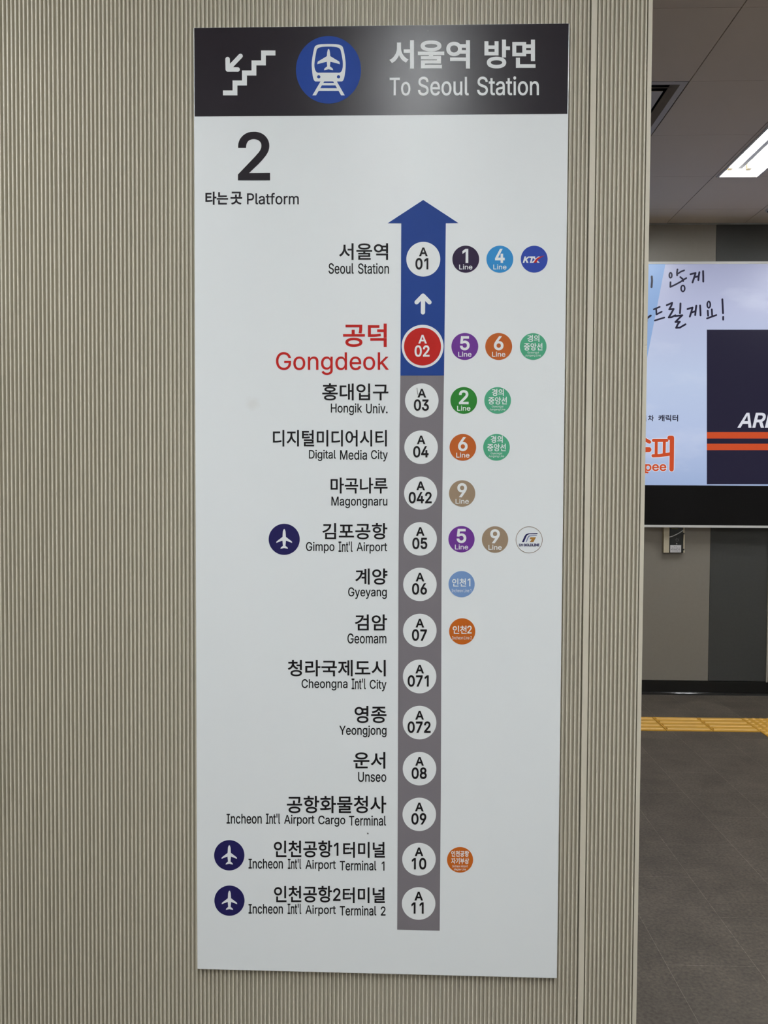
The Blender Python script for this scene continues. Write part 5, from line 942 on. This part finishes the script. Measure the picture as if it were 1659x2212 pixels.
tactile(TX[1], TX[2], TY0, TY1, False, 'yellow ribbed tactile tile partly hidden by the ribbed wall edge', BARS)
tactile(TX[2], TX[3], TY0, TY1, False, 'yellow ribbed tactile tile in the middle of the three visible in the strip', BARS)
tactile(TX[3], TX[4], TY0, TY1, False, 'yellow ribbed tactile tile directly left of the domed tile', BARS)
tactile(TX[4], TX[5], TY0, TY1, True, 'yellow domed tactile tile at the end of the ribbed strip', 'domed yellow warning tiles')
tactile(TX[4], TX[5], TY0 - 0.297, TY0 - 0.002, True, 'yellow domed tactile tile one step nearer than the ribbed strip', 'domed yellow warning tiles')

# ================================================================== CEILING FITTINGS
M_tube = glow('fluorescent tube', TUBE_TINT, TUBE_POWER)
M_enamel = mat('white enamel reflector', (0.80, 0.79, 0.76), 0.35)
M_lip = mat('grey fixture lip', (0.62, 0.58, 0.54), 0.5)
M_spine = mat('grey ballast cover', (0.45, 0.46, 0.48), 0.4)
M_end = mat('cream end cap', (0.68, 0.55, 0.36), 0.5)
def ceiling_light(x0, y0, label, group):
    x1, y1 = x0 + FIX_W, y0 + FIX_L
    cx = (x0 + x1) / 2
    t = thing('ceiling_light', (cx, (y0 + y1) / 2, CEIL_Z), label, 'ceiling light', group)
    z = CEIL_Z
    lip = 0.016
    s = Shape()
    s.box(x0, x0 + lip, y0, y1, z - 0.004, z + 0.010).box(x1 - lip, x1, y0, y1, z - 0.004, z + 0.010)
    s.box(x0 + lip, x1 - lip, y0, y0 + 0.008, z - 0.004, z + 0.010).box(x0 + lip, x1 - lip, y1 - 0.008, y1, z - 0.004, z + 0.010)
    s.build('lip', M_lip, t)
    h = 0.105
    a, b = x0 + lip, x1 - lip
    prof = [(a, z + 0.002), (a + 0.014, z + 0.065), (a + 0.045, z + h), (b - 0.045, z + h), (b - 0.014, z + 0.065), (b, z + 0.002)]
    r_ = Shape()
    for p, q in zip(prof, prof[1:]):
        r_.face([(p[0], y0 + 0.010, p[1]), (q[0], y0 + 0.010, q[1]), (q[0], y1 - 0.010, q[1]), (p[0], y1 - 0.010, p[1])])
    for yy in (y0 + 0.010, y1 - 0.010):
        r_.face([(p[0], yy, p[1]) for p in prof])
    r_.build('reflector', M_enamel, t, fix=False)
    Shape().prism([(cx - 0.024, z + h), (cx - 0.015, z + 0.040), (cx + 0.015, z + 0.040), (cx + 0.024, z + h)], 'y', y0 + 0.03, y1 - 0.03).build('ballast_cover', M_spine, t)
    for sx in (-1, 1):
        xc = cx + sx * 0.060
        Shape().rod((xc, y0 + 0.045, z + 0.054), (xc, y1 - 0.045, z + 0.054), 0.0165, 18).build('tube', M_tube, t)
        for yy0, yy1 in ((y0 + 0.014, y0 + 0.044), (y1 - 0.044, y1 - 0.014)):
            Shape().box(xc - 0.014, xc + 0.014, yy0, yy1, z + 0.038, z + h - 0.012).build('lamp_holder', M_end, t)
    return t
for x in FIX_ROWS:
    for k, y in enumerate(FIX_Y[x]):
        if x == FIX_ROWS[0] and k == 0:
            ceiling_light(x, y, 'twin tube recessed ceiling light shining near the far wall', 'recessed ceiling lights')
        else:
            row = {FIX_ROWS[0]: 'right', FIX_ROWS[1]: 'middle', FIX_ROWS[2]: 'left', FIX_ROWS[3]: 'outermost right'}[x]
            order = ('first', 'second', 'third', 'fourth')[k]
            ceiling_light(x, y, 'twin tube recessed ceiling light, %s of the %s row counted from the far wall' % (order, row), 'recessed ceiling lights')

# square louvred air diffuser in the ceiling, mostly behind the ribbed wall
dx0, dx1, dy0, dy1 = GX - PIT, GX, GY, GY + PIT
diff = thing('air_diffuser', ((dx0 + dx1) / 2, (dy0 + dy1) / 2, CEIL_Z), 'square louvred ceiling air diffuser half hidden behind the ribbed wall', 'air vent')
M_diff = mat('diffuser enamel', (0.56, 0.50, 0.44), 0.5)
Shape().box(dx0, dx1, dy0, dy1, CEIL_Z + 0.10, CEIL_Z + 0.12).build('duct', M_void, diff)
def square_ring(name, o0, z0, o1, z1, m):
    """sloped square frame between inset o0 at height z0 and inset o1 at height z1"""
    s = Shape()
    def sq(o, z):
        return [(dx0 + o, dy0 + o, z), (dx1 - o, dy0 + o, z), (dx1 - o, dy1 - o, z), (dx0 + o, dy1 - o, z)]
    t = 0.0015
    A, B = sq(o0, z0), sq(o1, z1)
    A2, B2 = sq(o0 + t, z0 + t), sq(o1 + t, z1 + t)
    for i in range(4):
        j = (i + 1) % 4
        s.face([A[i], A[j], B[j], B[i]]); s.face([A2[i], A2[j], B2[j], B2[i]])
        s.face([A[i], A[j], A2[j], A2[i]]); s.face([B[i], B[j], B2[j], B2[i]])
    return s.build(name, m, diff)
square_ring('frame', 0.003, CEIL_Z, 0.034, CEIL_Z + 0.001, M_diff)
square_ring('louvre', 0.034, CEIL_Z + 0.001, 0.060, CEIL_Z + 0.034, M_diff)
square_ring('louvre', 0.066, CEIL_Z, 0.076, CEIL_Z + 0.010, M_diff)
Shape().box(dx0 + 0.098, dx1 - 0.098, dy0 + 0.098, dy1 - 0.098, CEIL_Z, CEIL_Z + 0.004).build('centre_plate', M_diff, diff)

# little dark round fitting on the ceiling near the far wall
ex, ey = 2.665, 5.67
fit = thing('ceiling_speaker', (ex, ey, CEIL_Z), 'small dark round fitting on the ceiling close to the far wall', 'ceiling fitting')
def dish(name, r0, z0, r1, z1, m):
    s = Shape()
    n = 28
    lo = [(ex + r1 * math.cos(2 * math.pi * i / n), ey + r1 * math.sin(2 * math.pi * i / n), z1) for i in range(n)]
    hi = [(ex + r0 * math.cos(2 * math.pi * i / n), ey + r0 * math.sin(2 * math.pi * i / n), z0) for i in range(n)]
    for i in range(n):
        s.face([hi[i], hi[(i + 1) % n], lo[(i + 1) % n], lo[i]])
    s.face(lo); s.face(hi[::-1])
    return s.build(name, m, fit)
dish('rim', 0.062, CEIL_Z, 0.055, CEIL_Z - 0.010, M_lip)
dish('grille', 0.048, CEIL_Z - 0.010, 0.036, CEIL_Z - 0.024, mat('dark grille', (0.02, 0.02, 0.02), 0.5))
for o in scene.objects:
    if '_at' in o:
        del o['_at']
